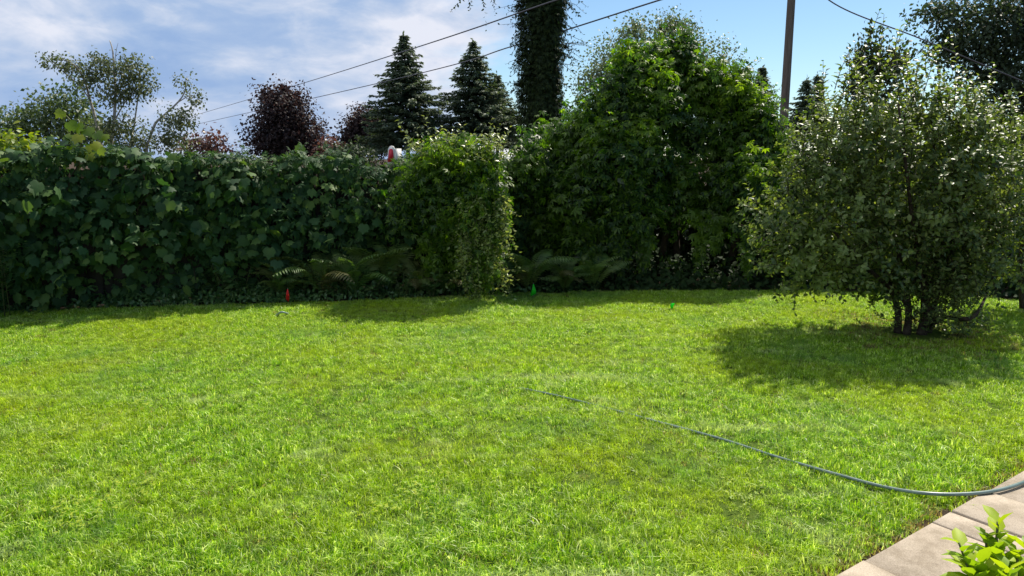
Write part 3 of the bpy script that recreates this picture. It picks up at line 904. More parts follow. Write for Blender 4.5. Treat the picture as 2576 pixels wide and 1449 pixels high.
# ------------------------------------------------------------------ vine clad shrub in the middle
rng = np.random.default_rng(31)
b = ground(1180, 745); b[1] += .35
vs = thing('vine_clad_shrub', 'bright yellow green shrub hung with vines at the right end of the fence', 'shrub', b)
VB = [blob(1150, 430, 95, 70, 9.8, .45), blob(1080, 470, 70, 75, 9.9, .4), blob(1222, 495, 45, 80, 9.65, .3), blob(1150, 530, 80, 85, 9.7, .4), blob(1225, 580, 45, 90, 9.5, .28), blob(1040, 540, 65, 60, 10.0, .35), blob(1120, 640, 65, 75, 9.85, .35), blob(1215, 680, 38, 62, 9.45, .25)]
L = Leaves()
crown(L, [(c_, a_ * .93) for c_, a_ in VB], 430, 9, .08, .088, rng, up=.55, outw=.8, rnd=.45, droop=.8, tall=1.8, top=.5, shell=(.75, 1.06), inner=1900)
L.build('creeper', M['creeper'], vs, 200)
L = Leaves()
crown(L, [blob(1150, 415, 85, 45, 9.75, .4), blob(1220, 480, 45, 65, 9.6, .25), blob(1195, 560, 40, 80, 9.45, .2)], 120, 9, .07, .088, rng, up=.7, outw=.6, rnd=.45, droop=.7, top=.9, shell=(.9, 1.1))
L.build('creeper', M['sunlit_yellow_vine'], vs, 100, 'sunlit_leaves', 'sunlit_leaf')  # top clumps coloured brighter to imitate sun on the shrub
L = Leaves(); mb = MB()
st = np.array([at(rng.uniform(1050, 1270), rng.uniform(365, 420), 9.7 + rng.normal() * .2) for i in range(64)])
shoots(L, st, np.array([[rng.normal() * .5, -.3, 1] for i in range(64)]), .28, 9, .085, rng, mb)
st = np.array([at(rng.uniform(1150, 1275), rng.uniform(480, 700), 9.35 + rng.normal() * .08) for i in range(170)])
shoots(L, st, np.array([[rng.normal() * .35 + .15, -.35, -1] for i in range(170)]), .3, 11, .075, rng, mb, .8, .4)
mb.build('twigs', M['green_stem'], vs, kind='stuff')
L.build('ovate', M['sunlit_gloss_vine'], vs, 0, 'shoot_leaves')  # pale colour stands in for sun glinting on these leaves
mb = MB()
for i in range(6):
    a = rng.uniform(0, 6.28)
    mb.tube(curve_pts([b + [.1 * math.cos(a), .1 * math.sin(a), 0], b + [.15 * math.cos(a), .1 * math.sin(a), .6], b + [.4 * math.cos(a), .3 * math.sin(a), 1.4]], 8), np.linspace(.03, .012, 8), 6)
mb.build('stems', M['bark'], vs)

# ------------------------------------------------------------------ ivy clad tree trunk (crown far above the picture)
rng = np.random.default_rng(41)
TD = 22.0
tb = np.array([*at(1368, 500, TD)[:2], 0])
it = thing('creeper_clad_tree', 'tall tree trunk wrapped in dark creeper rising out of the top of the picture', 'tree', tb)
ctr = [tb, at(1362, 300, TD), at(1366, 150, TD), at(1372, 0, TD), at(1380, -160, TD)]
mb = MB(); tp = curve_pts(ctr, 24)
mb.tube(tp, np.linspace(.42, .36, 24), 12); mb.build('trunk', M['bark'], it, True)
L = Leaves()
n = 12000
f_ = rng.random(n); i0 = np.minimum((f_ * 23).astype(int), 22); fr_ = f_ * 23 - i0
c = tp[i0] * (1 - fr_[:, None]) + tp[i0 + 1] * fr_[:, None]
a = rng.uniform(0, 6.283, n)
back_ = (np.sin(a) > .3) & (rng.random(n) < .6); a[back_] *= -1
rad_ = .45 + .13 * wob(np.column_stack([np.cos(a), np.sin(a), c[:, 2]]), 52, 1.8) + .16 * np.clip((c[:, 2] - 4.2) / 2.0, 0, 1) + 0.10 * rng.normal(size=n)
low = np.clip((4.0 - c[:, 2]) / 2.5, 0, 1); rad_ += .30 * low
o2 = np.column_stack([np.cos(a), np.sin(a), np.zeros(n)])
p = c + o2 * rad_[:, None]
L.add(p, unit(o2 * .4 + np.array([0, 0, -1.0]) + rng.normal(size=(n, 3)) * .4), unit(o2 + np.array([0, 0, .5]) + rng.normal(size=(n, 3)) * .45), .125 * rng.uniform(.6, 1.2, n))
L.build('creeper', M['trunk_ivy'], it, 200)
# loose hanging strands
L = Leaves(); mb = MB()
st, dr = [], []
for i in range(130):
    f = rng.random(); q = tp[int(f * 22)]; sg = rng.choice([-1, 1])
    st.append(q + [sg * (.5 + .1 * rng.random()), -.2, 0]); dr.append([sg * .5, -.2, -.8 + rng.random() * .8])
shoots(L, np.array(st), np.array(dr), .55, 9, .12, rng, mb, .7, .5, .008)
mb.build('strands', M['bark'], it, kind='stuff'); L.build('ovate', M['trunk_ivy'], it, 0, 'strand_leaves')
mb = MB(); br = curve_pts([tp[-2], at(1300, -120, TD), at(1235, -70, TD - .3), at(1205, -30, TD - .4)], 14)
mb.tube(br, np.linspace(.09, .02, 14), 6)
hb = mb.build('hanging_branch', M['bark'], it)
L = Leaves(); mb = MB()
st = [at(1180, -25, TD - .4), at(1195, -28, TD - .4), at(1210, -28, TD - .35), at(1228, -30, TD - .4), at(1240, -40, TD - .4), at(1170, -20, TD - .4), at(1215, -20, TD - .4)]
shoots(L, np.array(st), np.array([[.1, 0, -1], [-.2, 0, -1], [.15, 0, -1], [.3, 0, -1], [.1, 0, -1], [-.4, 0, -.8], [0, 0, -1]]), .62, 13, .14, rng, mb, .6, .3, .008)
P_, R_, S_ = L.done()
me_ = raw_mesh('leaf', *SHAPE['ovate'], M['trunk_ivy'])
o3 = org(it)
for i in range(len(P_)):
    o = link('leaf', me_, hb)
    m4 = np.eye(4); m4[:3, :3] = R_[i] * S_[i]; m4[:3, 3] = P_[i] - o3
    o.matrix_local = Matrix(m4.tolist())

# ------------------------------------------------------------------ big vine mound
rng = np.random.default_rng(51)
b = ground(1650, 736); b[1] += 1.2
vm = thing('vine_mound', 'huge mound of creeper draped over trees behind the middle of the lawn', 'bush', b)
MBL = []
for u0, v0, ru, rv, d0, rd in ((1690, 205, 62, 75, 11.8, .5), (1605, 215, 58, 70, 11.6, .5), (1560, 280, 60, 70, 11.3, .5), (1640, 300, 75, 75, 11.2, .5), (1760, 235, 55, 65, 11.7, .5), (1830, 250, 55, 70, 11.6, .45),
                              (1890, 330, 52, 85, 11.3, .45), (1930, 420, 40, 90, 11.1, .4), (1500, 330, 62, 75, 11.4, .5), (1440, 400, 60, 90, 11.6, .5), (1540, 420, 80, 85, 10.8, .5), (1460, 510, 75, 90, 10.9, .45),
                              (1620, 430, 65, 80, 10.75, .4), (1740, 350, 60, 70, 11.5, .45), (1820, 390, 55, 70, 11.3, .4), (1700, 480, 62, 75, 11.0, .4), (1870, 500, 65, 100, 10.7, .4), (1780, 520, 55, 75, 11.0, .35),
                              (1590, 540, 90, 70, 10.75, .4), (1390, 560, 70, 110, 11.3, .45), (1480, 620, 90, 75, 10.8, .35), (1370, 440, 60, 110, 12.0, .4), (1318, 445, 48, 75, 11.0, .3), (1330, 540, 50, 110, 12.0, .4), (1655, 150, 34, 38, 11.8, .3), (1710, 140, 30, 34, 11.8, .3), (1580, 160, 30, 34, 11.7, .3)):
    MBL.append(blob(u0, v0 + 8, ru, rv, d0, rd))
L = Leaves()
crown(L, MBL, 1500, 12, .075, .112, rng, up=.6, outw=.7, rnd=.4, droop=.8, tall=1.9, shell=(.86, 1.03), top=.75)
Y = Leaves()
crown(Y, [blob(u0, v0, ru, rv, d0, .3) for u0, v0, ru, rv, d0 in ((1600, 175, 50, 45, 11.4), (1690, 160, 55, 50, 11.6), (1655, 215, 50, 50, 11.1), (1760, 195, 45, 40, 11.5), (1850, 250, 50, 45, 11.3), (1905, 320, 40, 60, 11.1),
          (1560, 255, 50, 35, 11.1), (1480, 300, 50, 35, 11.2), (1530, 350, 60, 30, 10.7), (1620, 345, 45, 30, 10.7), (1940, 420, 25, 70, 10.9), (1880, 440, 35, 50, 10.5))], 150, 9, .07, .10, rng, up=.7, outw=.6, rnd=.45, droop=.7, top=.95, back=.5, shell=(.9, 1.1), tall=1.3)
Y.build('creeper', M['sunlit_yellow_vine'], vm, 100, 'sunlit_leaves', 'sunlit_leaf')  # crest leaves whose bright yellow stands in for sunlight
# hanging curtains below
for u0, v0, v1, d0 in ((1615, 560, 690, 10.5), (1625, 540, 660, 10.5), (1760, 520, 690, 10.5), (1800, 540, 640, 10.4), (1880, 560, 690, 10.2), (1560, 600, 700, 10.5), (1480, 620, 710, 10.4), (1900, 450, 640, 10.3)):
    n = 90
    vv = rng.uniform(v0, v1, n)
    p = np.array([at(u0 + rng.normal() * 13 * (1.2 - (q - v0) / (v1 - v0)), q, d0 + rng.normal() * .06) for q in vv])
    L.add(p, unit(np.array([0, -.3, -1.0]) + rng.normal(size=(n, 3)) * .35), unit(np.array([0, -1, .5]) + rng.normal(size=(n, 3)) * .4), .10 * rng.uniform(.6, 1.2, n))
L.build('creeper', M['creeper'], vm, 300)
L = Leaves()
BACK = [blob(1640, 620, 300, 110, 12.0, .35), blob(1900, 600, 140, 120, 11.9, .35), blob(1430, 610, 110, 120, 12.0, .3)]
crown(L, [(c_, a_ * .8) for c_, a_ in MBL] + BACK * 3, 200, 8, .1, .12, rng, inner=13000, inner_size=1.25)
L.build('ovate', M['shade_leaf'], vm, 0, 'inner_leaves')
L = Leaves(); mb = MB()
st, dr = [], []
for i in range(150):
    q = MBL[rng.integers(0, len(MBL))]
    d = unit(np.array([rng.normal(), -.3 - .3 * rng.random(), .9 + .6 * rng.random()]))
    st.append(q[0] + q[1] * d * .97); dr.append([d[0] * .8 + rng.normal() * .3, -.25, .55 + rng.normal() * .4])
shoots(L, np.array(st), np.array(dr), .30, 9, .10, rng, mb)
mb.build('twigs', M['green_stem'], vm, kind='stuff'); L.build('ovate', M['creeper'], vm, 0, 'shoot_leaves')
mb = MB()
for i in range(9):
    q = ground(1400 + 62 * i, 735); q[1] += 1.3 + rng.random() * .4
    t_ = MBL[[9, 11, 10, 2, 12, 15, 13, 14, 16][i]][0]
    mb.tube(curve_pts([q, (q * .6 + t_ * .4) + [rng.normal() * .1, 0, 0], t_], 10), np.linspace(.07, .03, 10), 7)
mb.build('stems', M['bark'], vm)
# undergrowth in front of the mound's foot
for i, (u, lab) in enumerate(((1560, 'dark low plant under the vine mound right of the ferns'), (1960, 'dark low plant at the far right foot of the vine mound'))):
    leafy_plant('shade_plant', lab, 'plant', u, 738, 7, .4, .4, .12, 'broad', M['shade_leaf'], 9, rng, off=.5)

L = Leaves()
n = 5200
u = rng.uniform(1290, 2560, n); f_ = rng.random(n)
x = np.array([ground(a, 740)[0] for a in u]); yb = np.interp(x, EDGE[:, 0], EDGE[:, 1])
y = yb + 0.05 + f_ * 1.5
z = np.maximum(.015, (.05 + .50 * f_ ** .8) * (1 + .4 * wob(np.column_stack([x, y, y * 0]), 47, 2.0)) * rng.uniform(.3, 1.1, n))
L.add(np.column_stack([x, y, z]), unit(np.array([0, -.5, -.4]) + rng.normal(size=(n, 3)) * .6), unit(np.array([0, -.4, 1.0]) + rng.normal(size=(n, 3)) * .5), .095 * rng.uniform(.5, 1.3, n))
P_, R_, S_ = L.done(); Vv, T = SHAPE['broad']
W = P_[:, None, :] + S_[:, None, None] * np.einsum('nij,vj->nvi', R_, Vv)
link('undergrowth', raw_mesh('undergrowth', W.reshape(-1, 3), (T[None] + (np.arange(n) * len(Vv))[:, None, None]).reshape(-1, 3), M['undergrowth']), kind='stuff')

# ------------------------------------------------------------------ dark hedge behind the fruit tree
rng = np.random.default_rng(61)
b = ground(2250, 742); b[1] += 1.2
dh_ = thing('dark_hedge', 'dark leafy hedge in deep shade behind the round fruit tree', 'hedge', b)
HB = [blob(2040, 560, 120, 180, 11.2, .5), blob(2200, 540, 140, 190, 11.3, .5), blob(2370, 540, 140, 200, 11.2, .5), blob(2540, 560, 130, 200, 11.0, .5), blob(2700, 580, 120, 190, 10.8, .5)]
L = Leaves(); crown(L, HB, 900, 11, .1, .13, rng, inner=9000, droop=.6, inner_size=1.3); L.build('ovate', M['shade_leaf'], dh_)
mb = MB()
for q, _ in HB: mb.tube(np.array([[q[0], q[1], 0], q]), [.05, .03], 6)
mb.build('stems', M['bark'], dh_)

# ------------------------------------------------------------------ fruit tree on the lawn
rng = np.random.default_rng(71)
ft = thing('fruit_tree', 'round bushy fruit tree with glossy leaves standing on the lawn at right', 'tree', TREE)
FD = TREE[1] + 0.1
AB = [blob(2230, 475, 240, 230, FD + .15, 1.0), blob(2055, 560, 160, 165, FD + .05, .75), blob(2400, 470, 170, 220, FD + .1, .85), blob(2170, 335, 105, 95, FD + .2, .5), blob(2375, 340, 105, 95, FD + .2, .5),
      blob(2010, 660, 80, 70, FD - .05, .4), blob(2450, 620, 110, 100, FD, .5), blob(2280, 640, 160, 110, FD + .1, .5), blob(2200, 700, 80, 50, FD + .05, .35), blob(2380, 700, 90, 50, FD + .05, .35), blob(2110, 400, 130, 110, FD, .5)]
L = Leaves(); mb = MB()
n_s = 2100
w = np.array([q[1][0] * q[1][2] for q in AB]); w /= w.sum()
bi = rng.choice(len(AB), n_s, p=w)
D = sphere_dirs(n_s, rng); fl = (D[:, 1] > .2) & (rng.random(n_s) < .4); D[fl, 1] *= -1
rr = rng.uniform(.55, .99, n_s)
st = np.array([AB[i][0] for i in bi]) + np.array([AB[i][1] for i in bi]) * D * rr[:, None]
dr = unit(D * .8 + np.array([0, 0, .55]) + rng.normal(size=(n_s, 3)) * .35)
shoots(L, st, dr, .25, 12, .083, rng, mb, .8, .7, .004)
IB = [(c_, a_ * .85) for c_, a_ in AB]
crown(L, IB, 60, 8, .1, .08, rng, inner=1500, inner_size=1.0)
# long upright shoots on top
ups = [(2120, 190), (2175, 185), (2265, 200), (2310, 190), (2350, 215), (2400, 225), (2440, 260), (2080, 240), (2205, 180), (2290, 150), (2060, 190), (2160, 110), (2250, 90), (2430, 200), (2020, 330), (1990, 380), (2050, 270), (2300, 150), (2260, 175), (2410, 170), (2460, 240), (2480, 290), (2150, 150), (2210, 120), (2340, 105), (2100, 165), (2135, 175), (2065, 205), (2190, 150), (2230, 150), (2240, 110), (2330, 130), (2325, 170), (2390, 200), (2445, 205), (2475, 190), (2360, 190), (2280, 180), (2500, 300), (2160, 200), (2420, 230)]
st = np.array([at(u, v + 60, FD + rng.normal() * .25) for u, v in ups])
shoots(L, st, np.array([[rng.normal() * .12, rng.normal() * .1, 1] for _ in ups]), .40, 15, .088, rng, mb, .8, .6, .005)
# suckers round the trunk
st = np.array([TREE + [rng.normal() * .22 + .12, rng.normal() * .14 - .1, rng.uniform(.02, .7)] for _ in range(260)])
shoots(L, st, np.array([[rng.normal() * .5, rng.normal() * .4 - .2, .7] for _ in range(260)]), .27, 10, .06, rng, mb, .8, .6, .003)
# low hanging spray at the left
st = np.array([at(1950 + 12 * i, 715 + 6 * (i % 2), FD - .1) for i in range(4)])
shoots(L, st, np.array([[.1 * i, -.2, -1] for i in range(4)]), .17, 6, .075, rng, mb, .8, .4, .003)
L.build('ovate', M['fruit'], ft, 300)
mb.build('twigs', M['bark'], ft, kind='stuff')
mb = MB()
for i, (du, top) in enumerate(((-.18, (2110, 420)), (-.08, (2200, 300)), (.02, (2260, 260)), (.10, (2350, 320)), (.16, (2440, 430)), (-.12, (2060, 540)), (.05, (2300, 480)))):
    q = TREE + [du, rng.normal() * .06, 0]; e_ = at(*top, FD + rng.normal() * .3)
    mid = q * .55 + e_ * .45 + [du * .2, 0, .15]
    m_ = MB(); pts = curve_pts([q, q + [du * .3, 0, .35], mid, e_], 16); m_.tube(pts, np.linspace(.043, .010, 16), 8)
    m_.build('stem', M['bark'], ft, True)
m_ = MB(); m_.tube(curve_pts([TREE + [.15, -.05, .12], ground(2375, 802, .1) + [0, 0, .02], ground(2420, 800, .28) + [.1, 0, 0], at(2480, 745, FD + .1)], 12), np.linspace(.035, .014, 12), 6)
m_.build('low_branch', M['bark'], ft, True)

# shrub at the right edge
rng = np.random.default_rng(81)
b = ground(2600, 790); b[1] += .2
rs = thing('glossy_shrub', 'glossy leaved shrub cut by the right edge beside the fruit tree', 'shrub', b)
L = Leaves(); mb = MB()
RB = [blob(2590, 430, 90, 150, b[1], .5), blob(2560, 600, 110, 140, b[1] - .1, .5), blob(2660, 520, 120, 220, b[1], .6)]
D = sphere_dirs(420, rng); bi = rng.integers(0, 3, 420)
st = np.array([RB[i][0] for i in bi]) + np.array([RB[i][1] for i in bi]) * D * rng.uniform(.6, .98, (420, 1))
shoots(L, st, unit(D * .7 + [0, 0, .6] + rng.normal(size=(420, 3)) * .35), .24, 11, .078, rng, mb, .8, .7)
ups = [(2560, 310), (2590, 290), (2535, 370), (2545, 400)]
shoots(L, np.array([at(u, v + 40, b[1]) for u, v in ups]), np.array([[.05, 0, 1]] * 4), .36, 12, .085, rng, mb)
mb.build('twigs', M['bark'], rs, kind='stuff'); L.build('ovate', M['fruit'], rs, 120)
mb = MB()
for i in range(4): mb.tube(curve_pts([b + [.06 * i, 0, 0], b + [.1 * i - .1, 0, .7], RB[i % 3][0]], 8), np.linspace(.03, .012, 8), 6)
mb.build('stems', M['bark'], rs)

# ------------------------------------------------------------------ far trees
def far_tree(name, label, cat, blobs, n_clump, per, clump_r, size, mat, rng, trunk_u, d, trunk_r=.18, shape='simple', group=None, bark='bark', inner=0, shell=(.6, 1.0), limbs=True, tall=1.0):
    b = np.array([*at(trunk_u, 330, d)[:2], 0])
    t = thing(name, label, cat, b, group)
    top = max(q[0][2] for q, in zip(blobs)) if False else max(q[0][2] + q[1][2] * .3 for q in blobs)
    mb = MB()
    mb.tube(curve_pts([b, b + [.1, 0, top * .4], b + [-.05, 0, top * .7], [np.mean([q[0][0] for q in blobs]), d, top]], 14), np.linspace(trunk_r, trunk_r * .25, 14), 8)
    mb.build('trunk', M[bark], t, True)
    if limbs:
        mb = MB()
        for q, r_ in blobs:
            s0 = b + [0, 0, max(.3, min(top * .7, q[2] * .55))]
            mb.tube(curve_pts([s0, s0 * .5 + q * .5 + [0, 0, .1], q + r_ * [0, 0, .5]], 8), np.linspace(trunk_r * .45, trunk_r * .12, 8), 5)
        mb.build('limbs', M[bark], t)
    L = Leaves()
    crown(L, blobs, n_clump, per, clump_r, size, rng, shell=shell, inner=inner, tall=tall, rnd=.7, droop=.4)
    L.build(shape, M[mat], t, 0, 'crown')
    return t
rng = np.random.default_rng(91)
far_tree('leafy_tree', 'grey green tree rising behind the vine mound against blue sky', 'tree',
         [blob(1560, 160, 90, 75, 30, 1.4), blob(1670, 115, 95, 70, 30, 1.4), blob(1770, 170, 85, 80, 30, 1.3), blob(1500, 215, 65, 60, 29.5, 1), blob(1640, 240, 160, 110, 30, 1.6), blob(1850, 260, 90, 90, 30, 1.2), blob(1590, 75, 40, 30, 30, .6), blob(1700, 70, 50, 32, 30, .7)],
         620, 18, .2, .125, 'grey_green', rng, 1650, 30, .3, inner=7000)
far_tree('dark_tree', 'big dark tree filling the upper right corner', 'tree',
         [blob(2450, 70, 110, 75, 27, 1.5), blob(2570, 60, 100, 110, 27, 1.6), blob(2490, 190, 95, 60, 27, 1.2), blob(2600, 230, 110, 110, 27, 1.5), blob(2360, 30, 60, 35, 27, .8), blob(2560, 350, 110, 90, 27, 1.2), blob(2400, 130, 60, 40, 27, .8), blob(2640, 30, 90, 110, 27, 1.2)],
         700, 18, .22, .16, 'dark_tree', rng, 2590, 27, .3, inner=6000)
# left background
far_tree('broad_leaved_tree', 'bushy green tree at far left behind the fence', 'tree',
         [blob(50, 330, 75, 65, 38, 1.6), blob(130, 300, 60, 75, 38, 1.5), blob(200, 290, 55, 80, 38, 1.5), blob(-30, 340, 60, 60, 38, 1.4), blob(230, 350, 70, 50, 38, 1.2)],
         260, 17, .3, .22, 'far_green', rng, 120, 38, .2, inner=1800)
far_tree('red_leaved_tree', 'large dark red maple standing behind the middle of the fence', 'tree',
         [blob(715, 280, 65, 55, 43, 1.8), blob(700, 330, 72, 60, 43, 1.9), blob(755, 330, 62, 65, 43, 1.8), blob(715, 370, 88, 50, 43, 1.9), blob(790, 380, 40, 35, 43, 1.2), blob(680, 245, 30, 22, 43, .9), blob(745, 250, 26, 22, 43, .8), blob(712, 228, 18, 18, 43, .6)],
         620, 15, .28, .19, 'red_leaf', rng, 720, 43, .22, inner=7000, group='red leaved maples behind the fence')
far_tree('red_leaved_tree', 'smaller dark red maple partly hidden by the left spruce', 'tree',
         [blob(905, 325, 48, 52, 46, 1.6), blob(935, 305, 34, 34, 46, 1.2), blob(890, 370, 50, 45, 46, 1.6), blob(950, 350, 40, 60, 46, 1.3)],
         360, 15, .28, .19, 'red_leaf', rng, 905, 46, .2, inner=4500, group='red leaved maples behind the fence')
far_tree('red_leaved_bush', 'low reddish bush behind the fence at the foot of the birch', 'bush',
         [blob(520, 365, 45, 30, 40, 1), blob(555, 378, 35, 22, 40, .8), blob(500, 385, 40, 30, 40, .8)], 110, 13, .25, .22, 'copper_leaf', rng, 520, 40, .08, limbs=False)
far_tree('copper_bush', 'small copper coloured bush at the right foot of the large red maple', 'bush',
         [blob(832, 385, 22, 34, 41, .8), blob(815, 398, 22, 24, 41, .6)], 70, 13, .22, .22, 'copper_leaf', rng, 830, 41, .06, limbs=False)
far_tree('green_bush', 'low dark bush between the copper bush and the red maple', 'bush',
         [blob(868, 392, 30, 24, 36, .8), blob(900, 398, 40, 20, 36, .8)], 90, 13, .22, .2, 'dark_tree', rng, 870, 36, .06, limbs=False)

# birch with bare pale trunks
BD = 35.0
bb = np.array([*at(290, 400, BD)[:2], 0])
bt = thing('birch_tree', 'thin sparse birch with several pale trunks behind the fence', 'tree', bb)
paths = [([(262, 400), (244, 313), (227, 253), (212, 201), (184, 161), (150, 148)], .13), ([(275, 400), (287, 301), (290, 230), (287, 172), (283, 125), (276, 102)], .13),
         ([(360, 400), (387, 318), (407, 295), (447, 258), (465, 230), (468, 200)], .11), ([(320, 400), (335, 330), (345, 260), (352, 200), (345, 160)], .08), ([(290, 300), (320, 250), (360, 215)], .06), ([(228, 255), (200, 215), (140, 165), (115, 150)], .05), ([(290, 230), (310, 190), (330, 150)], .05), ([(287, 172), (292, 130), (297, 108)], .03), ([(447, 258), (480, 240), (500, 250)], .04)]
for k_, (uv, r_) in enumerate(paths):
    m_ = MB(); pts = curve_pts([at(u, v, BD + .25 * math.sin(k_ * 2 + i)) for i, (u, v) in enumerate(uv)], 14)
    if k_ < 4: pts[0] = [pts[0][0], pts[0][1], 0]
    m_.tube(pts, np.linspace(r_ * .62, r_ * .15, 14), 6)
    m_.build('trunk' if k_ < 4 else 'limb', M['pale_bark'], bt, True)
L = Leaves()
crown(L, [blob(335, 185, 58, 45, BD, 1), blob(240, 190, 48, 40, BD, .9), blob(130, 152, 24, 12, BD, .4), blob(175, 165, 35, 20, BD, .5), blob(365, 225, 34, 34, BD, .7), blob(300, 240, 60, 35, BD, .9), blob(465, 205, 18, 20, BD, .4), blob(490, 250, 22, 26, BD, .5), blob(300, 320, 75, 35, BD, .9), blob(450, 300, 45, 30, BD, .7), blob(430, 350, 60, 35, BD, .8), blob(340, 360, 60, 30, BD, .8), blob(265, 160, 40, 22, BD, .5)],
      900, 9, .17, .15, rng, shell=(.1, 1.0), rnd=.8, droop=.6)
L.build('simple', M['birch'], bt, 0, 'crown')

def spruce(label, u_tip, v_tip, u_base, half, v_half, d, rng, group, lean=0):
    """half: half width in picture px of the crown at picture height v_half"""
    tip = at(u_tip, v_tip, d); base = np.array([at(u_base, v_half, d)[0], d, 0.0])
    zh = at(u_base, v_half, d)[2]
    R_at = half * d / F_PX
    slope = R_at / (tip[2] - zh)
    t = thing('spruce_tree', label, 'tree', base, group)
    mb = MB(); tr_ = curve_pts([base, base * .5 + tip * .5, tip], 10)
    mb.tube(tr_, np.linspace(.16, .015, 10), 6); mb.build('trunk', M['bark'], t, True)
    L = Leaves(); bm_ = MB()
    H = tip[2]; z = max(0.3, zh - .8)
    while z < H - .05:
        f = z / H
        c = base * (1 - f) + tip * f
        r = (H - z) * slope * rng.uniform(.8, 1.15) * (1 if (H - z) > .6 else .9) + .06
        nb = 11 if r > .5 else 6
        a0 = rng.uniform(0, 6.28)
        for i in range(nb):
            a = a0 + i * 6.283 / nb + rng.normal() * .25
            rr_ = r * rng.uniform(.45, 1.25)
            o = np.array([math.cos(a), math.sin(a), 0])
            ts = np.linspace(.12, 1, max(4, int(rr_ / .085)))
            pts = c + o * (ts * rr_)[:, None] + np.array([0, 0, 1.0]) * ((.16 * ts - .42 * ts ** 1.3 + .18 * ts ** 3) * rr_)[:, None]
            bm_.tube(np.array([c, pts[len(pts) // 2], pts[-1]]), [.025, .015, .006], 3, cap=False)
            sd = np.array([-math.sin(a), math.cos(a), 0])
            for rep in range(6):
                sg = rng.choice([-1, 1], len(pts))
                tipd = unit(o * .7 + sd * (sg * rng.uniform(.2, 1.0, len(pts)))[:, None] + np.array([0, 0, -.45]) * rng.uniform(0, 1.4, (len(pts), 1)) + np.array([0, 0, .1]))
                L.add(pts + rng.normal(size=pts.shape) * .03, tipd, unit(np.array([0, 0, 1.0]) + rng.normal(size=pts.shape) * .6), .23 * rng.uniform(.6, 1.2, len(pts)) * (0.75 + .25 * min(1, rr_)))
        z += rng.uniform(.13, .20) * (1 if r > .5 else .7)
    n = 10
    L.add(np.repeat(tip[None], n, 0) - np.outer(np.linspace(0, .5, n), [0, 0, 1]), unit(rng.normal(size=(n, 3)) * .4 + [0, 0, .8]), rng.normal(size=(n, 3)), np.full(n, .2))
    bm_.build('branches', M['bark'], t, kind='stuff')
    L.build('spray', M['spruce'], t, 0, 'crown')
G = 'spruces standing beyond the garden'
spruce('tallest pointed spruce, left of the pair behind the vine clad shrub', 1016, 85, 1026, 124, 330, 40, rng, G)
spruce('pointed spruce between the tallest spruce and the creeper clad trunk', 1190, 100, 1200, 118, 310, 42, rng, G)
spruce('shorter spruce merging into the left side of the creeper clad trunk', 1250, 185, 1252, 66, 330, 43, rng, G)
spruce('small bluish spruce right of the utility pole', 2030, 195, 2028, 42, 300, 40, rng, G)
spruce('slim spruce close behind the small bluish spruce and fruit tree', 2058, 186, 2062, 32, 290, 42, rng, G)
spruce('spruce tip peeping over the vine mound left of the utility pole', 1918, 170, 1915, 38, 270, 35, rng, G)

rng = np.random.default_rng(95)
b = np.array([*at(2210, 300, 20)[:2], 0])
cd = thing('cedar_tree', 'dark columnar cedar showing above the fruit tree', 'tree', b)
L = Leaves()
CB = [blob(2190, 140, 34, 65, 20, .45), blob(2165, 200, 45, 70, 20, .5), blob(2245, 165, 42, 60, 20, .5), blob(2210, 260, 90, 110, 20, .8), blob(2205, 420, 100, 130, 20, .8)]
crown(L, CB, 330, 15, .11, .13, rng, up=.9, droop=-.6, rnd=.5, inner=1500, tall=1.6)
L.build('needle' if False else 'simple', M['thuja'], cd, 0, 'crown')
mb = MB(); mb.tube(np.array([b, b + [0, 0, 2.5], at(2190, 110, 20)]), [.15, .1, .02], 8); mb.build('trunk', M['bark'], cd)

# ------------------------------------------------------------------ utility pole and cables
PD = 24.0
pb = np.array([*at(1973, 280, PD)[:2], 0])
pt = np.array([pb[0], PD, at(1996, -150, PD)[2]])
pole = thing('utility_pole', 'weathered wooden utility pole standing behind the vine mound', 'pole', pb)
mb = MB(); mb.tube(np.array([pb * (1 - f) + pt * f for f in np.linspace(0, 1, 8)]), np.linspace(.145, .115, 8), 14); mb.build('shaft', M['pole_wood'], pole, True)
mb = MB(); mb.tube(np.array([pt - [0, 0, .01], pt + [0, 0, .04]]), [.12, .10], 14); mb.build('cap', M['steel'], pole)
G = 'overhead cables'
def cable(label, pts, r):
    mb = MB(); mb.tube(curve_pts(pts, 60), r, 6)
    o = mb.build('overhead_cable', M['wire'], None, True)
    o['label'] = label; o['category'] = 'cable'; o['group'] = G
cable('upper cable of the two that slope down to the left over the spruces', [at(1720, -102, 15), at(1400, 0, 19), at(1070, 112, 27), at(740, 216, 48), at(480, 293, 82)], .019)
cable('lower cable crossing in front of the creeper clad trunk and the spruces', [at(1900, -72, 15.5), at(1660, 0, 18), at(1300, 113, 24), at(970, 205, 36), at(470, 318, 82)], .019)
cable('cable sloping down to the right in front of the dark tree', [pt - [0, 0, .2], at(2085, 0, 23.8), at(2320, 99, 23.4), at(2576, 206, 23), at(2800, 300, 22.6)], .020)

